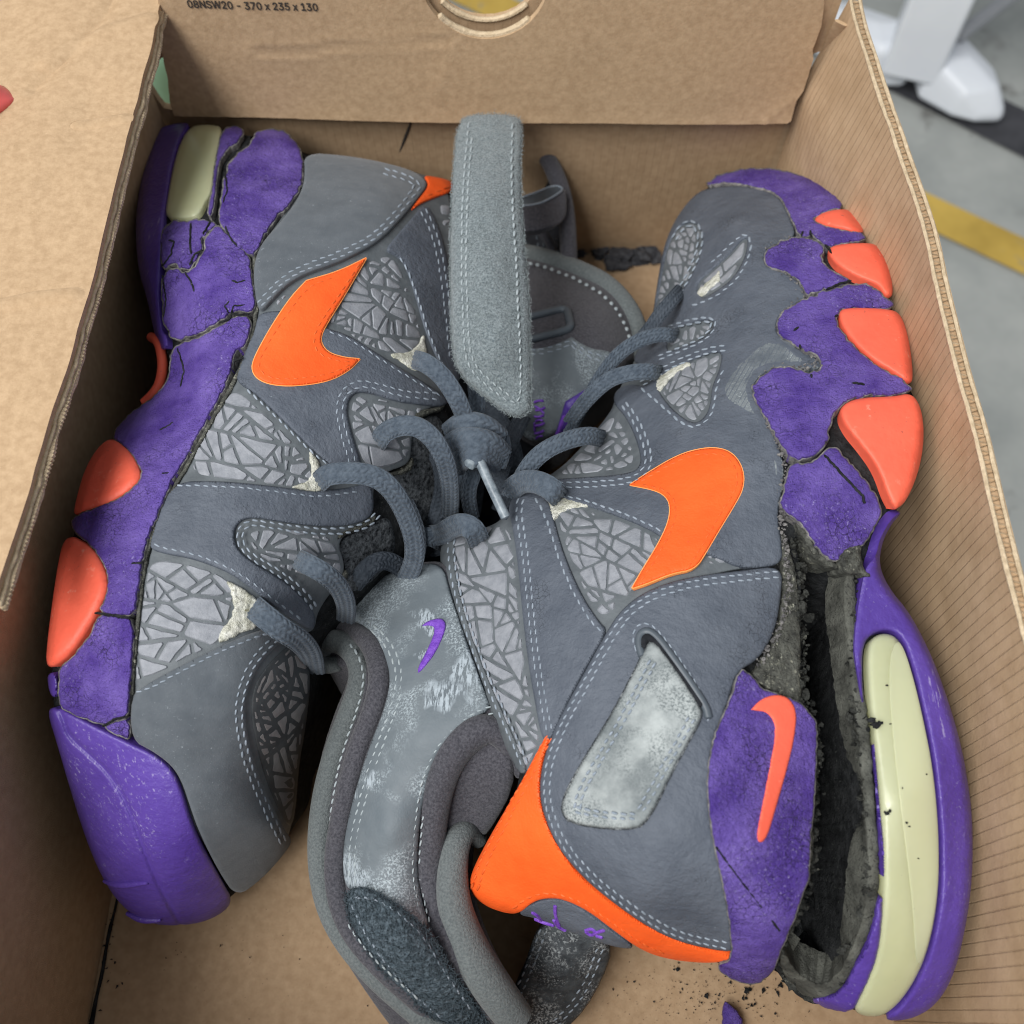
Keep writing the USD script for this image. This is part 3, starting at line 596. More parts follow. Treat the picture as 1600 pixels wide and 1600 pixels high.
# crumpled torn corners
def crumple(u0, v0, z, seed, r=6.0, sq=(1, 1, 1), mat='card'):
    m = trimesh.creation.icosphere(3, r); v = m.vertices * sq; v = v * (1 + .9 * (meshkit.fbm(v * .35 + seed * 7, 4, seed) - .5))[:, None]
    return v + at_z(u0, v0, z), m.faces
put('torn_corner', crumple(240, 30, 134, 1, 3.2, (.7, 1.5, .5)), M['card_edge'], BOX); put('torn_corner', crumple(244, 46, 131, 2, 3.0, (.6, 1.2, .6)), M['card'], BOX)
put('corner_strip', ribbon(uvz('1316,32,131 1296,70,118 1290,105,106 1284,140,96'), 4.5, 1.2, braid=False, step=1.0, m=16), M['card'], BOX)
# seam line with crumbs where the left wall meets the floor
sm = at_z(*pts('196,1330 184,1400 180,1420 172,1450 166,1480 160,1520 150,1560 142,1605').T, np.full(8, .6)); put('floor_seam', tube(sm, .5, 6, 1, wob=1.2), M['foam'], BOX, label='dark seam filled with crumbs at the foot of the left wall')

# objects seen past the box
def blob(name, uv, z, size, mat, label, cat, sq=(1, 1, 1), mv=(0, 0, 0)):
    m = trimesh.creation.icosphere(4, 1.0); v = np.sign(m.vertices) * np.abs(m.vertices) ** .8 * size * np.array(sq); put(name, (v + at_z(uv[0], uv[1], z) + np.array(mv), m.faces), M[mat]); custom(stage.GetPrimAtPath('/World/' + name), label, cat)
rp = lid(np.array([.5]), np.array([.17]))[0]
def teardrop():
    o = outline('-60,120 -30,128 0,132 14,139 26,149 32,157! 24,166 12,175 0,182 -30,196 -60,205', 2); S = Surface('-60,120,150 40,120,136 -60,205,140 40,205,134 0,157,139 32,157,136.5', o, 20, 3)
    return sheet(S, o, 0, .4, 3, 4, skirt=lambda P, N: np.c_[P[:, :2], np.full(len(P), 133.2)])
put('red_case', teardrop(), M['red'], label='pointed end of a glossy red case lying on the open lid'); custom(stage.GetPrimAtPath('/World/red_case'), cat='case')
blob('mint_case', (256, 132), 80, 12, 'mint', 'mint green plastic case seen through the torn left corner of the box', 'case', (1.0, 1, 1.7), (-5, 7, 0))
stage.GetPrimAtPath('/World/mint_case')
st = thing('stand', 'plain low wooden stand under the cardboard box', 'stand')
put('top', box_mesh((0, 120, -14), (190, 320, 18), np.eye(3), 2), M['wood'], st)
for sx in (-75, 75):
    for sy in (-10, 250): put('leg', box_mesh((sx, sy, (GROUND - 22) / 2), (22, 22, -GROUND - 24), np.eye(3), 2), M['wood'], st)
# ================================================================ sneakers
L_SIL = outline('245,203 262,195 300,190 345,195 378,203 400,207 430,204 455,211 470,233 540,242 600,253 645,266 665,271 706,284 720,330 722,420 726,500 724,560 722,600 712,640 706,720 690,800 640,880 580,930 545,960 505,1000 492,1040 487,1080 478,1130 466,1200 462,1260 457,1295 446,1330 412,1370 370,1402 330,1437 280,1446 230,1442 190,1415 160,1370 135,1310 110,1230 90,1160 76,1112 75,1070 73,1040 75,1000 90,900 100,850 110,830 117,806 119,785 135,730 150,705 165,688 178,680 205,650 232,625 252,603 259,570 252,545 242,522 232,470 216,420 212,350 219,290 230,240', 2)
SL = Surface('240,210,84 300,200,92 400,212,94 470,240,94 600,258,88 700,290,78 215,400,101 300,400,112 390,390,113 480,350,109 600,300,98 700,420,88 600,450,104 720,560,80 235,480,101 252,600,101 320,600,112 450,550,115 600,600,105 690,620,92 150,720,102 250,750,112 400,720,115 520,740,105 580,780,96 660,780,80 85,950,102 170,930,110 300,900,113 430,900,106 520,890,93 600,900,74 78,1040,101 200,1050,108 330,1060,106 440,1040,93 500,1010,74 85,1120,94 200,1150,98 330,1180,92 420,1150,82 480,1130,58 120,1270,68 220,1290,78 330,1300,74 425,1290,52 452,1300,30 465,1230,34 200,1400,46 280,1390,52 280,1442,26 350,1360,50 372,1398,24 410,1368,22 440,1335,22', L_SIL, 16, 7)
TOE_L = outline('96,1106 84,1104 75,1112 90,1160 110,1230 135,1310 160,1370 190,1415 230,1442 280,1446 330,1437 366,1410 345,1372 315,1318 297,1275 287,1236 271,1200 242,1176 206,1160 160,1138 120,1117', 2)

def body_skirt(S, poly, low=58, shrink=.84):
    c = np.array(poly.centroid.coords[0]); cw = S.pn(c[:1], c[1:])[0][0]
    def f(P, N):
        q = P.copy(); q[:, :2] = cw[:2] + (P[:, :2] - cw[:2]) * shrink; q[:, 2] = np.maximum(3.0, P[:, 2] - low); return q
    return f
class Shoe:
    def __init__(self, S, root): self.S, self.root, self.n = S, root, 0
    def seed(self): self.n += 1; return self.n * 13 + 5
    def panel(self, name, o, mat, off=.8, thick=1.3, edge=4, step=7, parent=None, label=None, rough=0, smooth=2, holes=(), **kw):
        g = outline(o, smooth, rough, self.seed()) if isinstance(o, str) else o
        for h in holes: g = g.difference(h)
        if g.geom_type != 'Polygon': g = max(g.geoms, key=lambda q: q.area)
        return put(name, sheet(kw.pop('S', self.S), g, off, thick, edge, step, **kw), M[mat] if isinstance(mat, str) else mat, parent or self.root, label=label)
    def chunk(self, o, th, off=.2, rough=2.6, label=None):
        g = outline(o, 1, rough, self.seed()); e = g.buffer(2.3)
        p = put('midsole_piece', sheet(self.S, g, off, th, 1.6, 3.0, bumpy=[(.30, .22), (1.1, .30)], base=.86, bs=2.2, seed=self.n), M['purple'], self.root, label=label)
        put('exposed_foam', sheet(self.S, outline(np.array((e if e.geom_type == 'Polygon' else max(e.geoms, key=lambda q: q.area)).exterior.coords)[:-1], 0, 1.6, self.seed()), off - .3, th * .82, 1.5, 5, base=.85, bumpy=[(1.0, .3)], bs=2.5), M['foam_rim'], p); return p
    def cut_edge(self, o, off, parent, w=1.3):
        put('cut_edge', sheet(self.S, outline(o).buffer(w), off, .35, 1, 8, base=.9, dig=.6), M['orange_edge'], parent)
    def stitch(self, paths, off, parent, mat='thread', S=None, **kw):
        ms = [stitches(S or self.S, p, off, seed=self.seed(), **kw) for p in paths]; v, f = join(ms)
        if len(v): put('stitching', (v, f), M[mat], parent, smooth=60, kind='stuff')
    def print_cells(self, o, parent, seed, mat='cell', smooth=2, **kw):
        g = outline(o, smooth) if isinstance(o, str) else o
        v, f = cells(self.S, g, seed=seed, **kw)
        if len(v): put('print_cells', (v, f), M[mat], parent, smooth=30, kind='stuff')
    def lace(self, s, width=7.2, thick=2.0, mat='lace', roll=None, **kw):
        a = np.array([tuple(map(float, w.split(','))) for w in s.split()]); e = a[0] + (a[0] - a[1]) * [.35, .35, 0] - [0, 0, 7.0]; a = np.vstack([e, a])
        put('shoelace', ribbon(at_z(a[:, 0], a[:, 1], a[:, 2]), width * .75, min(thick, 2.0) * .78, roll=None if roll is None else [roll[0]] + list(roll), **kw), M[mat], self.root, smooth=60)
def dbl(s, a=5, b=13): return [along(s, a), along(s, b)]

A = Shoe(SL, thing('sneaker', 'grey and purple sneaker with whole cracked midsole, leaning on the left box wall', 'sneaker', None))
put('shoe_body', sheet(SL, L_SIL.buffer(-6), -1.6, 0.01, 0, 9, skirt=body_skirt(SL, L_SIL)), M['foam'], A.root)

# --- printed leather quarter, under everything else
UP_L = outline('474,242 540,246 600,258 660,272 704,290 708,400 714,500 716,560 700,585 690,600 705,628 660,640 645,652 642,700 640,725 600,738 582,760 584,795 574,818 524,842 540,885 530,908 495,955 492,985 470,990 484,1050 476,1130 464,1200 460,1262 452,1305 430,1345 370,1398 300,1290 270,1200 208,1155 208,1060 220,920 250,815 290,730 340,640 390,540 402,480 398,400 440,340 472,300', 2)
pq = A.panel('quarter_panel', UP_L, 'print', .2, .5, 3, 8)
for k, (o, sz, ang, stc) in enumerate([('566,412 600,396 622,406 642,460 662,520 654,548 638,558 600,552 560,538 530,510 505,512 512,480 528,455 548,430', 46, .6, 1.25), ('402,492 430,466 462,448 440,478 425,490', 30, .5, 1.2), ('672,318 706,306 708,395 700,390 688,345', 34, 0., 1.5),
        ('300,705 345,626 370,604 420,650 470,702 490,735 492,757 470,766 400,756 340,750 298,742', 56, .25, 1.35), ('548,626 562,614 600,622 640,632 690,640 660,650 645,668 642,715 610,732 570,735 552,690 545,650', 44, .3, 1.2),
        ('388,822 440,824 500,828 524,846 538,888 528,906 500,905 470,900 430,888 400,868 386,846', 44, .2, 1.25), ('234,870 300,880 345,896 372,916 360,960 350,1003 300,1028 215,1070 208,1060 216,980 223,920', 58, .2, 1.5)]):
    A.print_cells(o, pq, 20 + k, size=sz * 1.12, ang=ang, stretch=stc * 1.25, gap=3.6, splits=3)
tq = A.panel('toe_side_panel', '455,1006 474,1015 486,1055 478,1130 466,1198 462,1258 455,1295 440,1278 415,1222 397,1152 391,1105 398,1068 415,1042 438,1018', 'print_dark', .6, .5, 3, 7)
A.print_cells('455,1008 474,1017 485,1055 477,1130 465,1198 461,1256 454,1290 440,1274 416,1220 399,1152 393,1105 400,1070 417,1045 440,1020', tq, 40, mat='cell_tan', size=50, ang=1.35, stretch=1.7, gap=3.6, splits=3, inset=2)
# --- white torn backing at the eyelets
for k, o in enumerate(['660,520 666,540 668,566 656,572 652,580 640,576 622,562 606,552 626,552 642,548 654,540', '482,700 498,718 500,742 498,754 510,764 496,770 470,764 452,762 470,756 486,748 486,724', '350,905 376,916 402,938 416,950 400,962 405,980 380,988 345,1006 338,1000 352,975 366,958 364,930']):
    A.panel('torn_backing', o, 'tear', .7, 1.0, 3, 3, rough=3.5, smooth=1, bumpy=[(.9, .5)])

gp = LineString(jag(np.vstack([along('398,400 397,440 402,480 392,540 374,582 352,622 325,668 296,722 272,764 254,802 238,838 228,872 221,920 215,980 209,1040 206,1090 207,1150'), along('398,400 397,440 402,480 392,540 374,582 352,622 325,668 296,722 272,764 254,802 238,838 228,872 221,920 215,980 209,1040 206,1090 207,1150')[::-1]]), 1.5, 4)[:330])
A.panel('torn_foam_edge', gp.buffer(3.6), 'foam_pale', .3, 1.3, 2, 3, bumpy=[(.9, .7), (2.0, .4)], label='gritty foam showing in the gap above the midsole')
# --- smooth grey overlays
g = A.panel('side_overlay', '402,497 412,488 440,486 470,494 508,513 545,524 600,560 650,590 695,620! 700,628! 690,637 660,633 620,628 585,616 560,612 545,622 541,645 550,680 560,712 568,738 545,741 520,731 490,705 460,675 425,640 395,612 370,598 372,580 386,545 399,515', 'leather', .8, 1.3, 4, 6)
A.stitch([along('512,519 545,530 600,567 650,598 688,620'), *dbl('685,632 660,632 620,628 585,616 560,612 545,622 541,645 550,680 560,712 566,735', 8, 17), along('385,608 398,620 428,648 463,684 492,712 512,726')], 2.0, g)
g = A.panel('collar_overlay', '600,392 618,370 640,345 664,316 682,345 697,395 705,450 712,510 718,570 716,606 692,578 678,550 664,515 650,465 634,415 620,400', 'leather', .8, 1.3, 4, 6)
A.stitch([along('622,402 636,420 652,466 667,516 681,551 694,577'), *dbl('668,322 682,345 697,395 705,450 712,510 716,560', 7, 15)], 2.0, g)
g = A.panel('side_overlay', '272,753 340,752 400,757 450,763 490,769 510,765 530,765 577,755! 582,770 584,795 575,812 545,821 510,823 470,820 430,814 395,808 373,815 364,835 371,860 396,880 440,905 470,930 490,955 493,972 487,986 470,976 430,950 400,925 370,902 340,887 300,873 260,866 233,858 238,838 248,805', 'leather', .8, 1.3, 4, 6)
A.stitch([along('275,760 340,760 400,765 450,771 490,777 520,774 560,768'), *dbl('580,795 572,808 545,818 510,820 470,817 430,811 395,805 372,812 361,835 368,862 393,884 437,909 466,934 483,957', -7, -15), along('240,851 260,858 300,865 340,879 372,895 402,917 432,942 470,968')], 2.0, g)
g = A.panel('heel_counter', '474,240 540,244 600,255 645,268 660,277 668,289 660,302 625,345 590,380 555,399 520,415 480,428 450,445 430,465 408,490 400,472 396,430 400,402 412,377 445,342 470,305 477,275', 'suede', 1.4, 1.5, 5, 7, label='smooth grey heel panel')
A.stitch(dbl('600,259 645,272 662,285 664,296 655,306 625,345 590,380 555,399 520,415 480,428 450,445 430,465 412,486', 6, 14), 2.8, g)
g = A.panel('heel_trim', '660,274 690,279 708,285 708,299 680,309 656,319 639,332 648,318 666,296 669,286', 'orange', .9, 1.2, 3, 5); A.stitch([along('664,308 684,300 704,292')], 2.0, g, mat='thread_orange')
g = A.panel('toe_overlay', '205,1090 226,1070 290,1036 345,1009 400,986 428,982 444,1000 430,1010 406,1035 391,1065 381,1105 386,1150 401,1210 426,1265 444,1298 456,1312 446,1330 411,1370 369,1402 342,1362 312,1302 296,1256 285,1222 270,1196 240,1173 206,1156', 'suede', 1.2, 1.4, 5, 7, label='smooth dark grey toe panel')
A.stitch([along('212,1082 232,1077 292,1044 347,1017 400,995 420,990'), *dbl('440,1002 430,1010 406,1035 391,1065 381,1105 386,1150 401,1210 426,1265 444,1298 452,1310', 6, 15)], 2.6, g)
# --- emblem
g = A.panel('side_emblem', '572,404! 545,450 530,475 511,505 501,525 502,540 514,553 538,560 562,562! 545,580 512,597 460,604 425,602 402,593 393,577 400,555 425,510 455,465 479,440! 530,425', 'orange', 2.0, .9, 3, 5, label='curved orange leather emblem', smooth=2)
A.cut_edge('572,404! 545,450 530,475 511,505 501,525 502,540 514,553 538,560 562,562! 545,580 512,597 460,604 425,602 402,593 393,577 400,555 425,510 455,465 479,440! 530,425', 1.9, g)
A.stitch([along('562,412 536,452 521,475 501,504 490,527 490,546 505,560 530,567 548,567'), along('548,570 536,577 508,588 460,595 427,593 409,586 403,574 410,555 434,514 464,471 484,448 520,436')], 2.8, g, mat='thread_orange', width=2.8)
# --- midsole: cracked purple pieces
pk = dict(off=.2, edge=2.6, base=.6, step=3.2, bumpy=[(.35, .5), (1.1, .3)], smooth=1)
for o, th, rg in [('348,203 372,199 380,207 371,224 356,232 344,250 338,276 336,308 331,340 326,334 332,300 338,252', 2.6, 2.2),
        ('397,212 405,206 435,205 458,218 470,240 474,270 470,292 455,316 426,346 409,375 399,396 388,397 376,388 364,381 348,352 343,342 347,315 354,270 365,250 386,232 397,220', 3.0, 2.6),
        ('258,350 300,347 332,348 337,354 320,366 313,378 317,391 305,409 290,424 270,409 254,422 252,392', 2.7, 3.0),
        ('390,400 393,440 399,478 391,489 365,486 344,502 311,522 274,533 265,521 258,500 255,460 257,431 271,418 291,431 309,414 323,393 319,381 326,369 341,354 349,362 374,390', 3.0, 3.0),
        ('275,542 312,530 347,510 367,496 393,497 386,540 369,547 364,560 361,581 344,620 319,664 289,719 270,750 260,775 248,800 233,835 223,870 216,918 211,963 180,960 157,956 168,935 172,905 165,880 145,851 125,838 116,826 117,809 131,803 170,789 205,771 222,751 224,735 206,706 187,692 179,684 186,668 206,648 236,628 256,610 267,590 269,562', 3.0, 2.6),
        ('157,961 182,965 210,968 206,1040 202,1090 200,1119 183,1124 159,1133 110,1111 96,1104 94,1080 96,1046 106,1035 126,1018 146,988', 2.8, 2.2), ('163,1137 185,1127 202,1123 204,1153 192,1150', 2.6, 1.5)]:
    A.chunk(o, th, .2, rg + 1.0)
cr = []
for c in ('330,346 322,362 316,372', '352,356 362,376 372,388', '300,350 298,380 300,402', '318,392 306,398 296,418', '256,430 262,470 258,500', '345,505 360,500 366,480 384,478', '365,580 366,566 384,560', '392,492 372,494 358,492', '150,958 178,962 209,967', '162,1134 180,1122 201,1118', '255,418 268,400 274,380 262,376', '290,426 300,440 306,460', '360,490 352,480 362,470', '250,675 262,668 276,660', '266,740 250,742', '352,270 356,300 348,322', '223,880 205,882', '280,545 290,580 284,610', '385,440 372,444 360,438'):
    q = jag(np.vstack([pts(c), pts(c)[::-1]]), 2.4, len(cr), 2.2, .3); q = q[:max(4, len(q) // 2)]; P, N = SL.pn(q[:, 0], q[:, 1]); cr.append(tube(P + N * 3.1, .3, 5, .5, radii=[.1] + [.34] * (len(q) - 2) + [.1]))
put('crack', join(cr), M['foam'], A.root, kind='stuff')
A.panel('outsole_rand', '247,203 262,196 290,192 297,196 282,216 269,260 260,318 256,345 254,380 251,430 249,470 254,520 262,522 264,545 252,548 242,523 232,470 216,420 212,350 219,290 230,240', 'purple_smooth', .3, 2.2, 6, 5, label='smooth purple rand of the heel')
A.panel('air_window', '297,200 310,195 335,196 348,200 343,225 336,260 332,302 324,312 312,338 290,342 258,343 262,310 272,255 284,218', 'bubble', .2, 2.6, 10, 4, label='yellowed clear air window in the heel')
gl = LineString(along('92,1106 100,1120 108,1148 142,1178 174,1208 202,1256 224,1320 248,1380 283,1446'))
g = A.panel('toe_cap', TOE_L, 'purple_smooth', .4, 2.4, 5, 2.8, label='smooth purple rubber toe cap', puff=.8, grooves=[(gl, 1.3, 3.4)])
for s in ('166,1374,0 190,1380,0 232,1376,0', '200,1424,0 225,1434,0 252,1434,0'):
    a = np.array([tuple(map(float, w.split(','))) for w in s.split()]); P, N = SL.pn(a[:, 0], a[:, 1]); put('ridge', tube(P + N * 3.4, 1.3, 12, .5, radii=[.6, 1.4, .6]), M['purple_smooth'], g)
A.panel('outsole_lug', '74,1052 90,1050 92,1088 82,1090 76,1075', 'purple_smooth', -.3, 2.0, 3, 4)
for o in ('175,687 188,690 208,708 222,735 222,750 205,768 170,790 130,802 116,806 119,785 133,735 150,705 165,690', '100,845 115,838 124,842 146,854 163,880 172,905 171,925 160,950 140,985 120,1015 100,1035 82,1044 73,1038 75,1005 83,940 92,880'):
    A.panel('outsole_pod', o, 'pod', .3, 3.2, 12, 4, puff=1.4)
P, N = SL.pn(*np.array([(240., 524), (251, 530), (256, 550), (258, 572), (253, 598), (243, 614), (228, 628)]).T); put('outsole_edge', tube(P + N * .8 + np.array([-.8, 0, -1]), 1.6, 12, .6), M['pod'], A.root, label='thin coral edge under the arch')
# --- tear fringe, mesh lining, tongue inside
ST_L = Surface('480,1000,66 560,960,60 640,880,54 700,800,52 760,700,48 800,600,50 720,560,64 640,700,62 560,860,66 620,640,70 840,700,40 860,900,36 700,960,40 540,1060,40')
g_ = outline('560,640 700,580 730,560 830,640 840,760 800,840 720,900 660,900 600,960 540,1000 500,1020 500,960 540,880 560,800', 2)
put('tongue', sheet(ST_L, g_, 0, .6, 6, 9, bumpy=[(.2, 1.2)]), M['dark'], A.root, label='dark tongue inside the lacing')
for o, S_ in (('640,660 690,640 704,700 690,780 662,846 640,842 610,790 600,740 640,728', 'lining'), ('520,846 576,822 610,800 624,852 606,890 566,925 530,930 542,888', 'lining'), ('700,640 770,620 800,700 790,800 720,820 690,790', 'dark')):
    A.panel('mesh_lining', o, S_, -3.5, 2.5, 8, 4, bumpy=[(.9, .55), (.25, .5)])
for o in ('697,628! 690,644 668,648 655,656 640,668 640,652 660,640 690,634', '640,728 645,712 648,724 640,738 614,744 596,740 620,738', '584,798 590,810 578,822 540,836 524,846 530,832 560,822', '542,890 545,902 532,914 524,908 532,900'):
    A.panel('torn_edge', o, 'foam_pale', .0, 1.6, 3, 4, rough=2)
# --- hook-and-loop strap standing up across the collar
TOPSTRAP = outline('716,188 740,180 770,179 800,181 817,189 812,280 820,400 828,500 829,640! 815,652 790,645 745,610 716,582 706,540 704,400 707,280', 1, 1.2, 3)
SS = Surface('716,185,101 765,182,103 815,188,100 706,300,113 760,300,116 812,300,111 706,420,115 765,420,119 822,420,113 708,540,112 770,540,117 828,560,111 745,610,107 815,650,104', TOPSTRAP, 8, 2)
put('closure_strap', sheet(SS, TOPSTRAP, 0, 1.8, 5, 4, bumpy=[(1.2, .25), (.3, .4)], dig=2.0), M['felt'], A.root, label='fuzzy grey loop strap standing open')
sp = list(stage.GetPrimAtPath(A.root).GetChildren())[-1].GetPath()
A.stitch([along('733,190 724,290 722,410 726,540 732,572 752,596 800,632 814,628 812,560 806,410 798,290 801,192'), along('738,215 731,300 729,410 733,535 740,566 758,588 798,620')], 2.05, str(sp), mat='thread_light', S=SS, width=3.2, length=9, gap=4, high=.55)
rnd = np.random.RandomState(5); pp = rnd.uniform([700, 178], [832, 656], (15000, 2)); pp = pp[shapely.contains_xy(TOPSTRAP, pp[:, 0], pp[:, 1])]
be = resample(np.array(TOPSTRAP.exterior.coords)[:-1], .9); pp = np.vstack([pp, be, be + rnd.normal(0, 1, be.shape)])
P, N = SS.pn(pp[:, 0], pp[:, 1]); tg = rnd.normal(0, 1, P.shape); q1 = P + N * 1.6; q2 = q1 + N * .3 + tg * .22; q3 = q2 + N * .05 + rnd.normal(0, .3, P.shape)
curves('fuzz', np.stack([q1, q2, q3], 1), .07, M['hair'], str(sp), kind='stuff')
# --- collar opening behind the strap, seen low at the far wall
SC = Surface('800,200,44 850,220,56 880,300,54 895,400,46 820,300,30 820,400,30 860,380,36', None)
put('collar_lining', sheet(SC, outline('806,200 832,222 862,250 882,300 890,410 880,414 800,412 800,300', 2), 0, 1, 4, 6), M['dark'], A.root)
put('collar_edge', tube(uvz('804,190,54 822,208,58 846,232,60 866,266,60 880,305,58 887,350,56 889,412,52'), 3.4, 18, .6, radii=[2.6, 3.2, 3.4, 3.6, 3.6, 3.4, 3.4]), M['neoprene'], A.root, label='padded dark collar rim')
put('collar_edge', tube(uvz('838,356,50 856,372,50 864,392,48 866,418,46'), 1.8, 12), M['neoprene'], A.root)
for k in (0, 9, 30): put('lining_seam', stitches(Surface('800,360,48 880,360,50 800,420,44 880,420,46'), np.array([(838. + k, 366), (842 + k, 388), (843 + k, 412)]), 2.0, 7, 4, 2.4, .4), M['plastic'], A.root)
LOOP = Surface('806,330,66 845,320,70 884,300,66 806,362,64 845,358,68 884,342,64')
put('pull_loop', sheet(LOOP, outline('806,322 838,320 862,308 884,295! 886,318 884,342 868,354 838,362 806,364', 1), 0, 1.2, 3, 4, dig=3), M['neoprene'], A.root, label='folded dark fabric pull loop')
put('pull_loop_inside', sheet(LOOP, outline('806,312 838,302 866,290 884,293 876,303 858,311 834,320 806,322', 1), -1.5, .6, 2, 4), M['plastic'], A.root)
put('pull_loop_rim', tube(uvz('806,322,67 838,320,71 862,309,71 883,295,67 866,289,66 838,301,67 806,311,66'), .45, 8, .5), M['thread'], A.root)
# --- tongue top with badge, leaning to the middle of the box
TNG = outline('812,398 850,402 905,420 950,440 985,476 1004,515 1000,560 945,605 895,665 880,676 840,694 812,690 800,640 798,420', 2)
SA = Surface('812,400,48 860,405,50 920,424,52 965,455,54 1002,520,50 820,500,66 880,540,72 940,500,66 980,540,60 830,640,58 890,640,66 940,590,66 830,690,46 880,670,56', TNG, 12, 5)
put('tongue_top', sheet(SA, TNG, 0, 1.0, 8, 6, skirt=body_skirt(SA, TNG, 30)), M['neoprene'], A.root, label='dark knit tongue top')
P, N = SA.pn(*np.array([(806., 396), (850, 405), (905, 425), (948, 446), (980, 482), (996, 520), (992, 566)]).T); put('tongue_edging', tube(P + N * 1.5, 4.2, 18, .6), M['piping'], A.root)
A.stitch([along('812,411 850,419 900,439 940,461 968,494 980,525 984,545')], 4.2, A.root, mat='thread_light', S=SA, width=5.5, length=5, gap=7, high=.9)
g = put('tongue_overlay', sheet(SA, outline('816,545 850,545 880,534 893,527! 905,536 925,546 958,550 966,572 932,610 888,660 842,692 816,682 806,640', 2), 1.0, 1.4, 4, 5), M['scuffed'], A.root, label='scuffed grey leather tongue panel')
A.stitch(dbl('826,541 850,541 880,532 893,524 910,540 930,549 956,554', 6, 13), 2.3, g, mat='thread', S=SA)
P, N = SA.pn(*np.array([(826., 497), (850, 491), (886, 482), (889, 498), (893, 514), (868, 522), (830, 531)]).T); put('lace_keeper', tube(P + N * 2.2, 1.5, 14, .5), M['plastic'], A.root, label='rectangular plastic lace keeper')
g = put('badge', sheet(SA, outline('884,627! 918,606! 926,612 896,650 876,692! 864,690!', 1), 2.2, 1.4, 4, 3), M['purple_smooth'], A.root, label='purple rubber badge on the tongue')
put('badge_rim', tube(np.array([p + n * 3.6 for p, n in zip(*SA.pn(*np.array([(868., 688), (878, 660), (890, 631), (919, 611)]).T))]), .8, 8, .5), M['thread_purple'], g)
zz = []
for k, (a, b, c, e) in enumerate([(836, 628, 850, 626), (838, 640, 852, 636), (837, 634, 851, 645), (836, 650, 850, 648), (838, 657, 849, 656), (836, 664, 851, 660), (836, 660, 836, 672), (836, 676, 850, 672), (838, 684, 848, 680)]):
    pth = np.array([(a, b), ((a + c) / 2, (b + e) / 2 + (2 if k % 2 else -2)), (c, e)], float); P, N = SA.pn(pth[:, 0], pth[:, 1]); zz.append(tube(P + N * 2.6, .45, 6, .4))
put('embroidery', join(zz), M['thread_purple'], A.root, label='worn purple embroidered letters on the tongue')

# --- laces of the first sneaker
A.lace('652,563,112 664,566,114 690,585,113 712,618,110 726,650,104 735,690,92', 7.63, 2.0, roll=[0, 0, 5, 12, 20, 25])
A.lace('592,690,105 600,676,108 625,664,112 655,666,113 682,690,110 700,730,102 705,780,84 700,830,64', 7.81, 2.0, roll=[-20, -10, 0, 8, 14, 20, 25, 25])
A.lace('500,752,111 510,742,114 540,738,116 585,742,116 614,765,112 636,805,103 650,850,92 645,890,80 620,925,66', 8.00, 2.0, roll=[-15, -10, 0, 8, 14, 16, 10, 0, 0])
A.lace('470,876,110 486,884,112 508,896,111 530,916,104 542,945,92 540,970,76', 7.44, 2.0, roll=[0, 0, 5, 12, 16, 10])
A.lace('396,948,109 412,962,112 440,984,110 468,1000,103 486,1022,90 492,1050,70', 8.37, 2.0, roll=[0, 0, 4, 10, 16, 20])
A.lace('744,600,100 746,630,98 742,660,96 738,700,92', 7.07, 2.0, roll=[0, 0, 10, 20])
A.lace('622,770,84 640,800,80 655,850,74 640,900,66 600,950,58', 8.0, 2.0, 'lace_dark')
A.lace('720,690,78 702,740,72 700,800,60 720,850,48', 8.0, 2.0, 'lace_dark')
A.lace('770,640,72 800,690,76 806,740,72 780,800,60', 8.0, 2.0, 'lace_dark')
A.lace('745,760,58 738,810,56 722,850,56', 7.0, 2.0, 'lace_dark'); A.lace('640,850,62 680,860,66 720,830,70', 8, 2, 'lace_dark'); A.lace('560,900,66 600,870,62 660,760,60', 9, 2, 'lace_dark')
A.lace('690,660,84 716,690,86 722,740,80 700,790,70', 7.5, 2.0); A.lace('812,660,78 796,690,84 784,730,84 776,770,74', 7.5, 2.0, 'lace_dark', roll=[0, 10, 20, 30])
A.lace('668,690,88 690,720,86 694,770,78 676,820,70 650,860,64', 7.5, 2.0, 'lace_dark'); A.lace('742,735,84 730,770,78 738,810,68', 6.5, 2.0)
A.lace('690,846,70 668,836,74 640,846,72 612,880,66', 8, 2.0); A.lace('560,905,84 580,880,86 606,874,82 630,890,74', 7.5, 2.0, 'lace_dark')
m = trimesh.creation.icosphere(4, 6.8); put('lace_knot', (m.vertices * np.array([1.0, .95, .8]) + at_z(741, 698, 92), m.faces), M['lace'], A.root)
for s, w in (('704,676,96 718,664,101 738,660,103 762,668,101 780,686,96', 7.0), ('704,706,94 714,690,100 740,688,104 766,694,102 782,712,94', 8.0), ('712,728,90 724,714,98 742,712,102 760,714,99 772,730,90', 7.0), ('776,672,95 786,700,94 776,728,90', 6.0)):
    put('lace_wrap', ribbon(uvz(s), w, 4.6), M['lace'], A.root, smooth=60)
put('lace_tip', tube(uvz('746,712,101 756,735,100 772,770,98 790,808,95'), 1.5, 14), M['cord'], A.root, label='hard worn tip of the lace'); put('lace_tip', tube(uvz('742,716,99 737,722,101 733,727,100'), 1.8, 12), M['cord'], A.root)

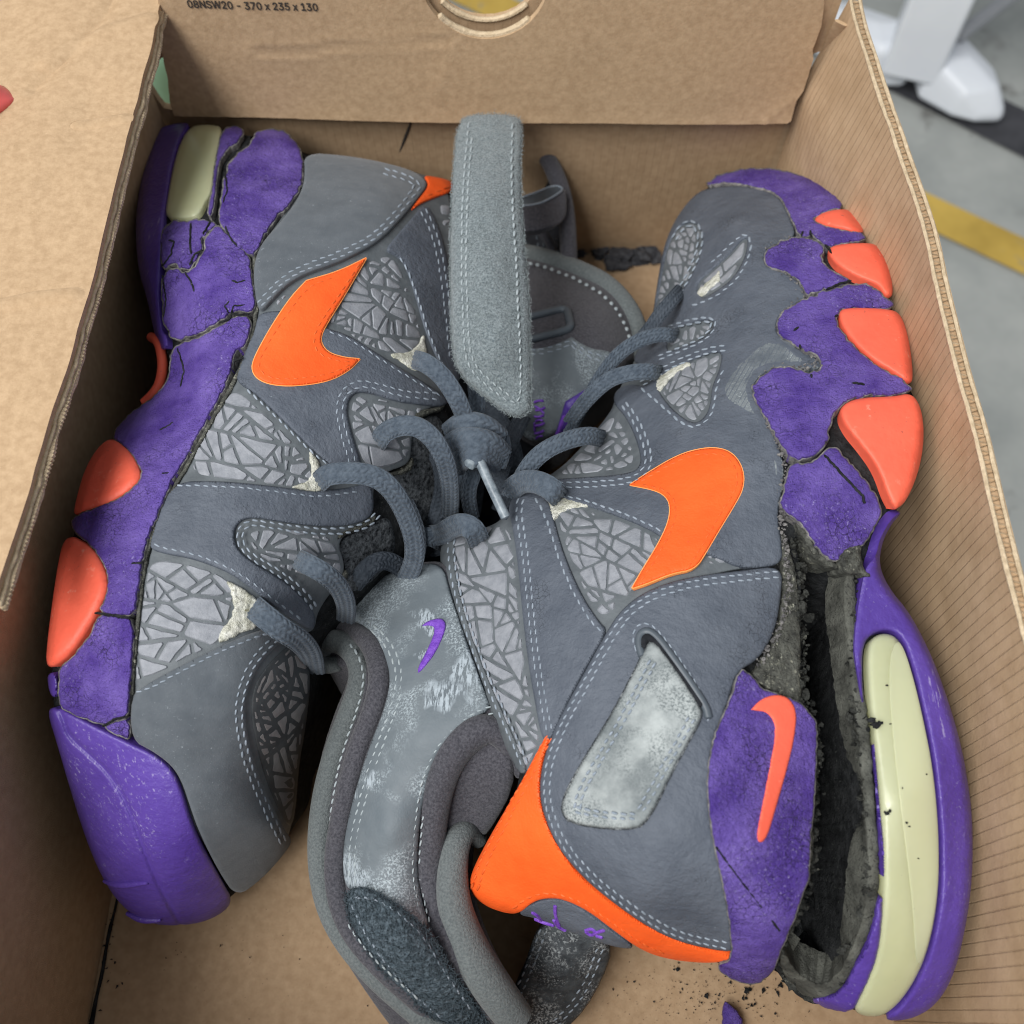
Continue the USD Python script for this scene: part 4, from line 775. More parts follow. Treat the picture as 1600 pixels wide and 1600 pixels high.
# ================================================================ the second sneaker, split open
CAV = outline('1236,832 1250,876 1252,920 1252,1000 1254,1080 1262,1112 1276,1132 1276,1188 1272,1250 1264,1370 1252,1410 1222,1472 1218,1500 1228,1520 1262,1556 1290,1560 1306,1545 1322,1500 1348,1450 1360,1390 1358,1300 1345,1200 1335,1100 1332,1000 1338,920 1342,896 1312,886 1270,852', 1, 3, 8)
R_SIL = outline('1085,300 1108,284 1135,271 1180,264 1230,269 1272,284 1302,304 1322,330 1346,362 1368,384 1386,410 1394,455 1402,490 1416,510 1425,600 1436,620 1443,652 1441,700 1426,770 1408,800 1390,820 1376,850 1370,886 1388,920 1422,960 1457,1030 1482,1100 1502,1170 1517,1260 1519,1350 1511,1430 1491,1520 1462,1570 1420,1594 1370,1592 1320,1583 1265,1560 1225,1520 1214,1500 1188,1534 1150,1530 1118,1508 1050,1496 1000,1482 960,1478 925,1466 880,1450 840,1432 800,1427 756,1412 733,1390 738,1362 765,1308 812,1212 788,1160 756,1090 726,1020 704,950 688,880 689,850 702,826 740,830 790,808 800,780 815,756 850,742 890,716 955,640 955,620 985,562 1010,528 1016,500 1030,430 1040,380 1060,338', 2)
SR = Surface('1180,272,74 1110,290,66 1250,290,86 1310,325,102 1385,415,109 1415,520,113 1437,650,116 1425,760,115 1040,420,68 1022,500,64 1200,450,105 1150,350,90 1280,400,107 1080,480,86 1150,600,110 1300,600,116 1000,620,90 950,690,84 1000,750,104 1150,800,117 1350,750,117 850,790,92 740,850,82 900,950,108 1100,1000,118 750,1000,88 850,1150,102 1000,1200,114 1200,1180,113 1240,1300,108 1190,1480,90 1000,1400,99 850,1350,88 750,1380,68 900,1440,72 1100,1490,76 1380,880,110 1340,960,108 1450,1080,106 1505,1280,96 1400,1250,107 1340,1250,104 1350,1560,74 1480,1500,80 1250,1540,68 1420,1580,66 1340,1480,88', R_SIL, 16, 7)
B = Shoe(SR, thing('sneaker', 'grey and purple sneaker with its heel sole torn open, leaning on the right wall', 'sneaker', None))
bod = R_SIL.buffer(-6).difference(CAV)
if bod.geom_type != 'Polygon': bod = max(bod.geoms, key=lambda q: q.area)
put('shoe_body', sheet(SR, bod, -1.2, .01, 0, 9, skirt=body_skirt(SR, R_SIL, 62, .84)), M['foam'], B.root)
SV = Surface('1240,830,92 1330,880,88 1250,1000,72 1330,1000,82 1290,1000,48 1270,1200,74 1340,1200,80 1305,1200,44 1260,1400,70 1350,1380,74 1300,1380,40 1290,1480,48 1230,1510,58 1290,1560,52')
put('torn_cavity', sheet(SV, CAV.buffer(7), 0, .5, 4, 4, bumpy=[(.35, 3.0), (1.0, 1.2)]), M['foam'], B.root, label='black crumbling foam inside the split sole')
rnd = np.random.RandomState(3)
for k in range(60):
    u, v = rnd.uniform([1235, 840], [1350, 1545]); 
    if not CAV.contains(Point(u, v)): continue
    m = trimesh.creation.icosphere(2, rnd.uniform(1.2, 3.6)); vv_ = m.vertices * (1 + 1.2 * (meshkit.fbm(m.vertices * .6 + k, 3, k) - .5))[:, None]
    put('foam_lump', (vv_ + at_z(u, v, SV.z([u], [v])[0] + 1), m.faces), M['foam'], B.root, smooth=False)
for s in ('1300,1000,50 1296,1080,46 1300,1180,44 1318,1300,46 1310,1400,44', '1268,1420,54 1282,1380,50 1310,1350,50'):
    put('inner_rib', tube(uvz(s), 5, 14, wob=.5), M['foam'], B.root)
put('foam_tongue', sheet(SV, outline('1275,870 1300,885 1335,895 1318,930 1298,962 1276,940 1262,900', 1, 4, 5), 14, 4, 6, 4, bumpy=[(.5, 1.6)]), M['foam'], B.root)
put('heel_cup', sheet(Surface('1230,1450,66 1350,1400,78 1250,1540,60 1320,1540,64 1290,1450,52 1290,1500,60'), outline('1226,1475 1262,1440 1312,1448 1350,1430 1345,1470 1318,1510 1302,1552 1262,1555 1230,1520', 2), 0, 3, 10, 5, bumpy=[(.5, .8)]), M['foam'], B.root, label='dusty dark heel cup')
# torn pale foam along both lips
for o in ('1214,818 1226,832 1236,862 1246,900 1252,1000 1251,1062 1252,1100 1232,1092 1212,1084 1190,1075 1171,1056 1186,1034 1206,1004 1218,960 1223,900 1214,850', '1180,1510 1210,1500 1222,1478 1238,1442 1256,1388 1268,1360 1272,1300 1262,1298 1252,1380 1232,1438 1210,1490'):
    B.panel('torn_foam_edge', o, 'foam_pale', -.8, 2.2, 6, 3, rough=4.2, smooth=1, bumpy=[(.3, .5), (1.6, .35)], dig=6)
B.panel('torn_foam_edge', '1322,885 1336,896 1338,960 1339,1010 1345,1060 1355,1110 1361,1170 1367,1240 1373,1330 1373,1400 1361,1452 1339,1500 1318,1540 1300,1556 1262,1562 1228,1526 1216,1498 1226,1486 1244,1516 1278,1540 1306,1526 1328,1484 1350,1424 1355,1350 1349,1250 1339,1150 1329,1060 1322,990 1316,930', 'dusty', .0, 1.6, 5, 3.2, rough=3.6, smooth=1, bumpy=[(.25, .4), (1.6, .3)], dig=8, label='dusty grey inner lip of the detached sole')
B.panel('torn_foam_edge', '1310,862 1330,852 1346,852 1344,872 1348,890 1362,900 1352,905 1335,895 1322,900 1312,890', 'foam_pale', 1.5, 3.0, 5, 3, rough=4, smooth=1, bumpy=[(.6, 1.6)], dig=6)
B.panel('torn_foam_edge', '1240,806 1262,822 1272,850 1290,872 1308,878 1312,892 1290,886 1266,866 1250,838', 'foam_pale', -.6, 2.6, 5, 3, rough=4, smooth=1, bumpy=[(.6, 1.4)], dig=8)
rnd = np.random.RandomState(21); ms = []
def shard(P, r, rnd):
    m = trimesh.creation.icosphere(1, r); v = m.vertices * rnd.uniform(.5, 1.4, 3) * (1 + rnd.uniform(-.45, .45, (len(m.vertices), 1))); return v + P, m.faces
lip = resample(np.array(CAV.exterior.coords)[:-1], 5.0)
for q in lip:
    for _ in range(3):
        u, v = q + rnd.normal(0, 4.5, 2); z = SR.z([u], [v])[0] - rnd.uniform(-1.5, 5); ms.append(shard(at_z(u, v, z), rnd.uniform(.2, .75) * (1.9 if rnd.rand() < .10 else 1), rnd))
put('foam_crumbs', join(ms), M['foam_mid'], B.root, smooth=False, kind='stuff')
ms = []
for u, v, r in [(1366, 1134, 1.5), (1372, 1131, 1.0), (1385, 1270, .8), (1390, 1266, .5), (1414, 1284, .7), (1418, 1290, .4), (1390, 1132, .3), (1408, 1232, .25), (1432, 1340, .3), (1384, 1072, .4), (1445, 1210, .3), (1360, 1126, 1.2), (1355, 1141, 1.0)]:
    P, N = SR.pn([u], [v]); ms.append(shard(P[0] + N[0] * 3.8, r * .7, rnd))
put('foam_crumbs', join(ms), M['foam'], B.root, smooth=False, kind='stuff')
ms = []
seam = along('1244,372 1203,388 1195,406 1236,430 1262,466 1218,494 1214,518 1262,552 1284,570 1240,577 1200,580 1178,604 1195,650 1226,714 1224,762 1216,800 1226,850 1232,900 1226,960 1208,1006 1186,1036')
for q in resample(seam, 3.0, False):
    for _ in range(2):
        u, v = q + rnd.normal(0, 3.2, 2); P, N = SR.pn([u], [v]); ms.append(shard(P[0] + N[0] * rnd.uniform(1.6, 3.0), rnd.uniform(.1, .42), rnd))
put('foam_crumbs', join(ms), M['foam_rim'], B.root, smooth=False, kind='stuff')
# --- upper: printed base
pb = B.panel('quarter_panel', '1100,300 1065,340 1043,385 1033,440 1020,515 1012,535 990,565 962,620 955,645 895,715 862,742 840,750 812,765 800,800 760,828 704,828 690,850 690,880 706,950 728,1020 758,1090 790,1160 815,1212 850,1190 950,1000 1000,930 1100,900 1200,880 1215,700 1180,600 1250,560 1230,400 1160,300', 'print', .2, .5, 3, 9)
W1 = outline('1030,440 1040,388 1058,354 1080,345 1096,354 1100,380 1091,412 1070,452 1042,488 1019,520 1022,480', 2); W2 = outline('1086,446 1110,424 1140,398 1162,371 1170,376 1162,410 1142,440 1112,460 1096,468', 2)
W3 = outline('1046,518 1076,506 1110,499 1118,507 1104,528 1062,545 1040,552', 2); W4 = outline('1022,598 1050,578 1100,554 1130,548 1125,578 1112,606 1110,640 1092,663 1072,658 1042,632', 2)
W5 = '868,742 895,716 952,644 972,656 988,690 996,718 984,734 920,744 880,746'; W6 = '866,790 882,786 930,797 1000,822 1040,843 1035,872 1000,915 962,958 936,968 912,930 887,870 872,828'; W7 = '692,852 712,832 798,812 808,870 814,950 824,1040 836,1108 850,1150 832,1196 816,1206 792,1158 758,1085 728,1012 702,930'
for k, (o, sz, ang, stc, gp) in enumerate([(W1, 30, 1.3, 1.4, 5.5), (W2, 34, -.7, 1.3, 5), (W3, 28, -.4, 1.3, 5), (W4, 40, -.8, 1.3, 5), (W5, 44, -.4, 1.3, 7), (W6, 50, .5, 1.3, 6), (W7, 58, 1.1, 1.25, 7), ('1088,888 1110,856 1140,866 1165,878 1130,884', 34, .3, 1.5, 5)]):
    B.print_cells(o, pb, 60 + k, size=sz * 1.1, ang=ang, stretch=stc * 1.25, gap=gp * .6, inset=4, splits=3)
for o in ('1086,462 1098,448 1120,428 1124,420 1128,432 1118,446 1098,462 1080,474', '1012,606 1030,584 1056,570 1080,566 1078,572 1050,586 1036,608 1024,618', '852,790 864,778 876,776 900,782 930,790 900,792 876,800 862,820 856,810'):
    B.panel('torn_backing', o, 'tear', .9, .9, 3, 3, rough=3.5, smooth=1, bumpy=[(.9, .5)])
# --- grey overlays
g = B.panel('vamp_overlay', '1104,294 1160,290 1200,299 1222,313 1238,350 1244,371 1203,386 1193,402 1197,416 1235,430 1252,446 1262,466 1238,478 1218,494 1212,512 1217,528 1258,552 1281,563 1285,578 1240,576 1200,579 1176,600 1179,622 1205,670 1224,716 1224,760 1214,800 1222,855 1222,872 1214,884 1160,890 1120,872 1085,862 1050,868 1030,850 1040,842 1000,820 930,794 882,782 862,768 858,750 890,748 985,742 1004,726 996,690 980,654 958,630 962,610 985,600 1010,606 1022,590 1012,572 985,566 1010,530 1018,512 1028,440 1038,384 1056,342 1082,308', 'leather', .8, 1.3, 4, 7, holes=[W1.buffer(-1), W2, W3, W4], label='cracked grey leather vamp and side panel')
B.stitch([*dbl('1024,520 1045,494 1074,455 1096,412 1105,380 1100,350 1082,338 1060,346 1046,372', -5, -12), along('1080,478 1100,474 1116,466 1148,444 1168,412 1176,378 1166,364 1154,372 1110,414'), *dbl('1030,514 1070,500 1112,492 1126,506 1108,534 1064,552 1030,566', 2, 8), *dbl('1000,600 1040,574 1100,547 1136,542', -1, 6), along('1132,578 1118,608 1117,645 1094,670 1070,667 1040,640 1000,606'),
          *dbl('870,754 890,755 985,750 1013,730 1004,688 985,650 970,634', 1, 9), along('872,775 884,776 932,788 1002,814 1046,838')], 2.0, g)
B.panel('wear_patch', '1180,534 1216,522 1256,553 1279,564 1282,577 1240,575 1198,578 1175,598 1177,622 1203,670 1222,716 1222,760 1213,798 1203,792 1204,740 1192,690 1168,652 1134,640 1120,606 1146,566', M['rubbed'], 1.6, .5, 10, 4, rough=7, label='rubbed pale leather above the sole')
g = B.panel('eyestay_strip', '812,764 832,752 858,780 870,830 886,880 911,935 936,972 950,985 930,1020 902,1070 882,1110 858,1165 846,1150 838,1105 828,1050 818,970 810,882 800,815 794,792', 'leather', 1.0, 1.3, 4, 6)
B.stitch([*dbl('806,776 800,800 806,830 814,882 822,970 832,1050 842,1105 850,1145', -6, -14), along('836,778 850,800 862,835 878,885 903,940 928,978 942,988')], 2.2, g)
g = B.panel('eyestay_edge', '690,850 698,832 712,838 708,870 718,930 742,1010 772,1082 806,1160 826,1204 812,1212 788,1160 756,1090 726,1020 704,950 688,885', 'print', .9, .9, 3, 6)
B.stitch(dbl('700,840 698,870 712,940 736,1015 766,1088 802,1165 816,1198', -2, -11), 1.75, g)
g = B.panel('heel_counter', '1222,884 1160,892 1090,900 1040,912 1000,930 970,955 950,985 925,1030 895,1085 872,1128 851,1180 843,1230 849,1270 871,1322 911,1370 961,1411 1011,1446 1061,1471 1138,1487 1146,1480 1138,1410 1117,1320 1106,1240 1112,1160 1134,1110 1150,1050 1186,1030 1211,985 1220,930', 'leather', 1.2, 1.5, 5, 7, label='large grey heel panel with strap slot')
B.stitch([*dbl('1216,886 1160,892 1090,900 1040,912 1000,930 970,955 950,985 925,1030 895,1085 872,1128 851,1180 843,1230 849,1270 871,1322 911,1370 961,1411 1011,1446 1061,1471 1136,1486', -7, -16), along('996,1020 988,1000 992,980 1008,972 1024,980 1048,1010 1082,1060 1108,1104 1112,1118 1104,1130')], 2.7, g)
g = B.panel('heel_trim', '879,1106! 862,1150 847,1190 843,1240 852,1280 875,1326 910,1372 960,1414 1020,1451 1080,1476 1141,1490 1141,1500 1100,1504 1040,1497 1000,1482 960,1453 920,1422 880,1403 850,1402 830,1410 812,1426 790,1426 755,1413 733,1390 738,1362 766,1308 806,1240 834,1186 858,1142', 'orange', .9, 1.4, 4, 6, label='orange leather heel trim')
B.stitch([*dbl('862,1150 842,1190 808,1252 776,1312 752,1362 744,1392', 6, -3), along('800,1420 818,1404 846,1392 884,1396 926,1416 966,1446 1006,1474 1040,1488')], 2.3, g, mat='thread_orange', width=2.8)
g = B.panel('heel_tab', '806,1428 830,1411 855,1404 880,1405 915,1423 955,1454 998,1483 960,1479 925,1467 880,1451 840,1434', 'leather', .6, .8, 3, 5)
em = []
for pth in ([(832, 1424), (840, 1428), (846, 1436)], [(836, 1434), (850, 1440), (866, 1444)], [(868, 1414), (868, 1428), (874, 1444)], [(866, 1436), (872, 1446), (884, 1452)], [(916, 1452), (926, 1449), (932, 1456), (924, 1460), (916, 1454)], [(930, 1456), (944, 1452)], [(932, 1460), (942, 1463)]):
    q = np.array(pth, float); P, N = SR.pn(q[:, 0], q[:, 1]); em.append(tube(P + N * 1.5, .5, 6, .4))
put('embroidery', join(em), M['thread_purple'], g, label='purple embroidered mark on the heel')
g = B.panel('side_emblem', '985,759! 1010,742 1060,712 1100,701 1130,702 1150,714 1162,738 1161,765 1146,792 1125,826 1105,860 1086,890 1050,896 1012,912 988,920! 1005,890 1030,850 1046,815 1048,790 1040,775 1022,766', 'orange', 2.0, .9, 3, 5, label='curved orange leather emblem')
B.cut_edge('985,759! 1010,742 1060,712 1100,701 1130,702 1150,714 1162,738 1161,765 1146,792 1125,826 1105,860 1086,890 1050,896 1012,912 988,920! 1005,890 1030,850 1046,815 1048,790 1040,775 1022,766', 1.9, g)
B.stitch([along('1000,756 1030,738 1066,718 1100,710 1128,711 1144,722 1153,742 1151,764 1136,788 1115,822 1096,856 1074,890'), along('1002,759 1028,763 1047,772 1058,790 1055,818 1040,852 1016,890 1002,910')], 2.8, g, mat='thread_orange', width=2.8)
# --- strap coming out of its slot
P, N = SR.pn(*np.array([(1004., 1026), (998, 1006), (1001, 991), (1013, 986), (1029, 998), (1052, 1030), (1082, 1073), (1103, 1106), (1106, 1122)]).T); put('strap_slot', tube(P + N * 2.6, 1.05, 14, .5), M['plastic'], B.root, label='moulded rim of the strap slot')
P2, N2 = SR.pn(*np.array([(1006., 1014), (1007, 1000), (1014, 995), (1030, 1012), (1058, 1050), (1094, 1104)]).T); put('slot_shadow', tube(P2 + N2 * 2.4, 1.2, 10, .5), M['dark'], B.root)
STR = outline('1014,1004 1024,1004 1044,1030 1070,1068 1096,1110 1095,1124 1074,1162 1050,1206 1024,1262 1006,1288 990,1294 950,1294 905,1287 884,1278 879,1262 886,1238 906,1200 934,1154 962,1108 1000,1034', 1, 1.0, 4)
g = put('closure_strap', sheet(SR, STR, 2.6, 1.6, 4, 4, bumpy=[(.15, .35)], dig=2.5, grooves=[(LineString(dbl('1012,1028 972,1106 944,1156 916,1204 897,1240 894,1264 912,1276 950,1282 996,1282 1012,1262 1040,1204 1066,1158 1084,1122', -4, -11)[1]), .35, 3.0)]), M['worn'], B.root, label='white worn strap poking out of the slot')
put('strap_edge', sheet(SR, STR.buffer(2.5), 2.2, 1.0, 2, 6, dig=2.5), M['worn_dark'], g); SST = SR
B.stitch([*dbl('1012,1028 972,1106 944,1156 916,1204 897,1240 894,1264', -6, -15), *dbl('898,1270 950,1280 996,1282', -3, -10), *dbl('1004,1270 1016,1250 1040,1204 1066,1158 1084,1122', 1, -8)], 4.35, g, mat='thread', S=SST, width=4.0, high=.5)
# --- purple heel piece with small emblem
g = B.chunk('1156,1046 1171,1056 1190,1080 1215,1086 1250,1100 1262,1115 1274,1131 1272,1185 1270,1250 1264,1300 1262,1365 1255,1386 1236,1440 1222,1470 1206,1515 1180,1535 1150,1529 1119,1508 1141,1500 1146,1480 1139,1420 1128,1370 1116,1320 1106,1250 1106,1210 1113,1160 1130,1120 1141,1095', 3.0, 1.2, 2.6, label='cracked purple heel piece with a small orange emblem')
B.panel('small_emblem', '1171,1110! 1186,1093 1210,1085 1230,1090 1243,1110 1240,1150 1228,1200 1210,1262 1196,1310 1184,1318 1179,1306 1190,1250 1200,1200 1209,1150 1207,1126 1195,1113', 'pod', 3.9, .8, 3, 4, parent=g)
P, N = SR.pn(*np.array([(1118., 1322), (1140, 1352), (1170, 1390), (1200, 1428), (1216, 1450)]).T); put('groove', tube(P + N * 4.1, .3, 6, .6, wob=.8), M['foam'], g)
# --- purple pieces of the forefoot
for o in ('1102,293 1118,280 1140,271 1180,265 1230,270 1271,285 1300,305 1318,325 1290,330 1272,341 1272,349 1300,360 1344,366 1352,377 1310,381 1294,389 1280,375 1264,362 1266,370 1250,371 1238,345 1222,311 1200,297 1160,287 1122,286',
          '1195,404 1204,388 1244,373 1270,375 1290,393 1279,402 1286,415 1311,434 1330,440 1300,450 1270,456 1261,462 1254,446 1236,428 1211,420 1198,414',
          '1215,510 1222,491 1240,479 1263,469 1290,457 1330,446 1352,447 1378,463 1394,476 1392,482 1370,482 1325,481 1308,490 1304,505 1319,530 1350,560 1385,584 1405,593 1421,607 1418,614 1395,618 1340,618 1319,629 1306,641 1295,660 1292,690 1280,705 1262,719 1241,717 1229,710 1214,680 1194,648 1179,620 1177,604 1191,589 1215,576 1240,578 1266,586 1286,578 1283,560 1262,549 1240,539 1219,526',
          '1233,735 1240,726 1262,728 1284,712 1297,698 1316,712 1345,746 1364,770 1376,794 1370,815 1352,844 1347,852 1330,852 1312,868 1307,877 1290,871 1273,849 1246,811 1229,802 1219,790 1226,765'):
    B.chunk(o, 3.2, .6, 4.2)
cr = []
for c in ('1288,385 1296,392 1302,402', '1266,362 1268,374', '1290,456 1310,446 1332,440', '1330,600 1352,604', '1250,548 1250,538', '1266,586 1268,596', '1304,498 1312,494', '1286,712 1320,748 1345,775 1352,790', '1252,372 1256,360', '1240,520 1250,512'):
    q = jag(np.vstack([pts(c), pts(c)[::-1]]), 2.4, len(cr) + 40, 2.2, .33); q = q[:max(4, len(q) // 2)]; P, N = SR.pn(q[:, 0], q[:, 1]); cr.append(tube(P + N * 3.9, .36, 6, .5, radii=[.1] + [.38] * (len(q) - 2) + [.15]))
put('crack', join(cr), M['foam'], B.root, kind='stuff')
for o in ('1270,345 1285,333 1315,327 1335,332 1345,350 1350,368 1330,363 1300,358 1280,352', '1292,392 1305,383 1350,380 1371,384 1382,405 1392,430 1394,468 1380,462 1370,447 1340,437 1310,420 1295,403', '1308,488 1325,481 1385,483 1405,490 1416,520 1423,560 1425,601 1412,598 1395,585 1360,565 1330,536 1313,511', '1309,645 1320,630 1345,622 1400,620 1418,615 1432,625 1441,655 1441,700 1431,745 1413,785 1396,797! 1385,780 1370,735 1345,700 1320,671'):
    B.panel('outsole_pod', o, 'pod', .8, 3.4, 6, 4, puff=.8)
# --- detached heel unit
g = B.panel('outsole_rand', '1408,800 1390,820 1376,850 1372,884 1388,920 1422,960 1457,1030 1482,1100 1502,1170 1517,1260 1519,1350 1511,1430 1491,1520 1462,1570 1420,1593 1376,1593 1406,1572 1433,1530 1454,1480 1469,1400 1469,1300 1459,1200 1444,1120 1424,1040 1408,996 1386,984 1362,990 1347,1008 1346,1060 1350,1110 1345,1098 1338,1060 1334,1036 1331,1010 1336,960 1346,900 1352,884 1364,870 1370,842 1386,812 1402,798', 'purple_smooth', .4, 2.8, 6, 4, bumpy=[(.25, .35)], label='purple wall of the detached heel unit')
B.panel('air_window', '1353,1010 1366,993 1386,989 1405,999 1421,1040 1441,1120 1456,1200 1466,1300 1466,1400 1451,1480 1430,1530 1402,1570 1372,1590 1330,1581 1346,1550 1371,1490 1379,1400 1379,1330 1373,1250 1366,1170 1356,1090', 'bubble', .2, 2.8, 7, 5, puff=.5, label='yellowed clear air window of the detached heel')
B.panel('inner_cushion', '1398,1000 1410,1010 1426,1060 1442,1130 1455,1200 1464,1300 1464,1390 1450,1470 1430,1520 1424,1420 1410,1300 1396,1180 1388,1090 1388,1030', 'bubble_in', 3.15, .45, 2, 5, label='paler core seen in the air window')
B.panel('outsole_rand', '1262,1560 1298,1556 1318,1542 1332,1512 1350,1482 1364,1442 1370,1400 1380,1400 1373,1490 1348,1550 1330,1582 1295,1576', 'purple_smooth', .4, 2.8, 4, 4, rough=1.5, smooth=1)
B.panel('paint_flake', '1364,1150 1369,1200 1376,1270 1381,1330 1381,1380 1376,1340 1370,1270 1366,1210', 'purple_smooth', 1.0, 2.0, 3, 4, rough=1.5, smooth=1)
# --- tongue folded out to the left
TB = outline('545,950 580,905 640,880 700,876 712,900 720,960 745,1030 775,1100 816,1208 760,1310 742,1300 736,1380 760,1460 805,1545 812,1590 806,1640 640,1640 600,1590 555,1525 508,1450 491,1380 489,1300 496,1200 520,1120 543,1065 548,1040 530,1045 508,1040 498,1020 505,1000 525,984', 2)
STB = Surface('640,884,72 700,890,78 700,1000,84 570,950,68 510,1020,60 600,1000,76 545,1100,66 650,1150,86 780,1150,88 800,1210,84 495,1300,48 550,1300,66 610,1300,76 700,1250,74 690,1380,56 730,1400,50 520,1440,46 580,1450,64 650,1480,66 720,1540,52 790,1560,36 620,1560,46 660,1630,36 750,1630,32', TB, 10, 4)
put('tongue', sheet(STB, TB, 0, .6, 6, 7, skirt=body_skirt(STB, TB, 26)), M['neoprene'], B.root, label='dark knit tongue folded out to the left')
TLE = '545,953 580,909 640,884 692,880 703,925 727,1000 757,1080 768,1108 742,1121 703,1150 672,1200 657,1270 651,1340 656,1400 672,1452 650,1442 600,1402 566,1386 541,1392 535,1340 546,1270 576,1170 601,1110 612,1060 600,1020 572,990 545,976 527,972'
g = put('tongue_overlay', sheet(STB, outline(TLE), 1.0, 1.5, 5, 5, bumpy=[(.12, .6)]), M['scuffed'], B.root, label='scuffed grey leather tongue panel')
B.stitch([*dbl('527,970 572,988 602,1020 614,1060 603,1110 578,1170 548,1270 537,1340 540,1385', -9, -18), *dbl('772,1110 742,1122 703,1152 672,1202 657,1270 650,1340 655,1400 668,1445', 8, -3)], 2.4, g, mat='thread_light', S=STB)
g2 = put('small_emblem', sheet(STB, outline('660,979! 669,971 690,966 698,975 694,994 681,1021 661,1048 654,1053! 654,1044 667,1019 678,995 680,981 672,978', 1), 2.3, .9, 2.5, 2.5), M['thread_purple'], B.root, label='small purple embroidered emblem on the tongue')
P, N = STB.pn(*np.array([(540., 980), (566, 986), (592, 1010), (606, 1055), (594, 1110), (568, 1170), (545, 1265), (532, 1340), (536, 1400), (556, 1452), (596, 1502), (650, 1552), (710, 1602)]).T)
put('tongue_padding', tube(P + N * .2 + np.array([-1.6, 0, 0]), 3.2, 18, .6, radii=[2.0, 2.8, 3.2, 3.4, 3.2, 3.2, 3.2, 3.2, 3.2, 3.2, 3, 3, 3]), M['neoprene'], B.root)
put('tongue_edging', tube(uvz('530,1036,62 508,1040,60 500,1022,60 508,1002,64 535,1002,68 560,1026,70 566,1062,70 550,1110,68 526,1170,63 508,1240,56 500,1310,52 502,1370,50 516,1425,50 545,1476,50 588,1524,48 640,1570,46 690,1612,44'), 4.0, 20, .6, radii=[2.4, 2.9, 3.3, 3.5, 3.6, 3.6, 3.6, 3.6, 3.6, 3.8, 3.8, 3.6, 3.6, 3.6, 3.6, 3.6, 3.6]), M['piping'], B.root)
B.stitch([along('532,1000 558,1024 568,1060 556,1110 534,1170 518,1240 512,1310 514,1370 528,1420 556,1468 600,1516 652,1562', -6)], 5.0, B.root, mat='thread_light', S=STB, width=3.2)
put('tongue_padding', tube(STB.pn(*np.array([(816., 1210), (780, 1140), (742, 1142), (704, 1180), (682, 1240), (672, 1320), (672, 1395), (688, 1450), (716, 1502), (756, 1556), (800, 1612)]).T)[0] + np.array([0, 0, 1.0]), 5, 18, .6, radii=[2, 3.5, 4.5, 4.5, 4.2, 4, 3.8, 3.6, 3.6, 3.6, 3.6]), M['neoprene'], B.root)
put('tongue_edging', tube(uvz('748,1312,58 728,1296,66 712,1316,68 706,1360,66 708,1410,64 722,1456,60 744,1504,56 776,1552,50 806,1592,44'), 5.5, 20, .6, radii=[2.4, 3.4, 4.0, 4.2, 4.6, 5.0, 5.4, 5.4, 5]), M['piping'], B.root)
B.stitch([uvp for uvp in [along('722,1306 706,1330 701,1372 705,1420 722,1466 746,1514 776,1556 800,1590')]], 6.5, B.root, mat='thread_light', S=STB, width=3.2)
HK = outline('543,1396 560,1384 590,1392 640,1430 672,1462 702,1512 742,1570 772,1604 700,1606 625,1548 572,1482 546,1430', 2, 1.5, 6)
g = put('hook_patch', sheet(STB, HK, 2.4, 1.6, 4, 4, bumpy=[(1.0, .3)]), M['hook'], B.root, label='dark hook tape patch on the tongue')
B.stitch([along('556,1402 590,1402 636,1440 664,1470 694,1518 735,1575'), along('552,1412 580,1470 630,1534 690,1588')], 4.0, g, mat='thread', S=STB, width=2.6)
rnd = np.random.RandomState(11); pp = rnd.uniform([540, 1384], [775, 1606], (9000, 2)); pp = pp[shapely.contains_xy(HK, pp[:, 0], pp[:, 1])]; be = resample(np.array(HK.exterior.coords)[:-1], .8); pp = np.vstack([pp, be])
P, N = STB.pn(pp[:, 0], pp[:, 1]); q1 = P + N * 3.8; q2 = q1 + N * .6 + rnd.normal(0, .35, P.shape); q3 = q2 + rnd.normal(0, .5, P.shape); curves('hooks', np.stack([q1, q2, q3], 1), .11, M['hair_dark'], g, kind='stuff')
# --- strap end under the heel
SU = Surface('850,1450,26 935,1465,30 957,1480,24 930,1540,14 880,1605,8 800,1605,10 800,1540,18 880,1520,22')
g = put('closure_strap', sheet(SU, outline('845,1432 900,1440 940,1462 958,1482 941,1530 915,1576 880,1612 790,1612 806,1545', 1), 0, 2.2, 4, 5, bumpy=[(.6, .4)], dig=6), M['worn_dark'], B.root, label='dark leather strap end with flaking white wear under the heel')
B.stitch([*dbl('855,1452 830,1520 805,1570', 0, 10), *dbl('944,1480 928,1528 902,1572 870,1604', 2, 11)], 2.1, g, S=SU, width=3.5)
# --- laces of the second sneaker
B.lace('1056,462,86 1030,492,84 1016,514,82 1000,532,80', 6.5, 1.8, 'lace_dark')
B.lace('1052,524,86 1030,522,88 1000,530,88 966,552,86 934,592,82 905,648,76 880,690,68', 6.51, 2.0, roll=[0, 0, -8, -15, -30, -45, -50])
B.lace('1026,582,94 1010,580,96 985,582,96 950,592,93 915,625,86 890,660,76', 6.88, 2.0, roll=[0, 0, 5, 0, -15, -30])
B.lace('936,684,90 920,680,94 890,686,96 856,700,96 830,722,93 812,752,88 796,776,80', 7.44, 2.0, roll=[0, 5, 5, 0, -10, -20, -20])
B.lace('872,774,100 860,762,102 838,752,100 815,752,94 796,768,86', 9.0, 2.4, roll=[10, 5, 0, 0, 0])
B.lace('748,846,86 742,828,92 724,818,92 705,824,86 690,836,76 664,838,68', 9.0, 2.4, roll=[10, 5, 0, -5, -10, -10])
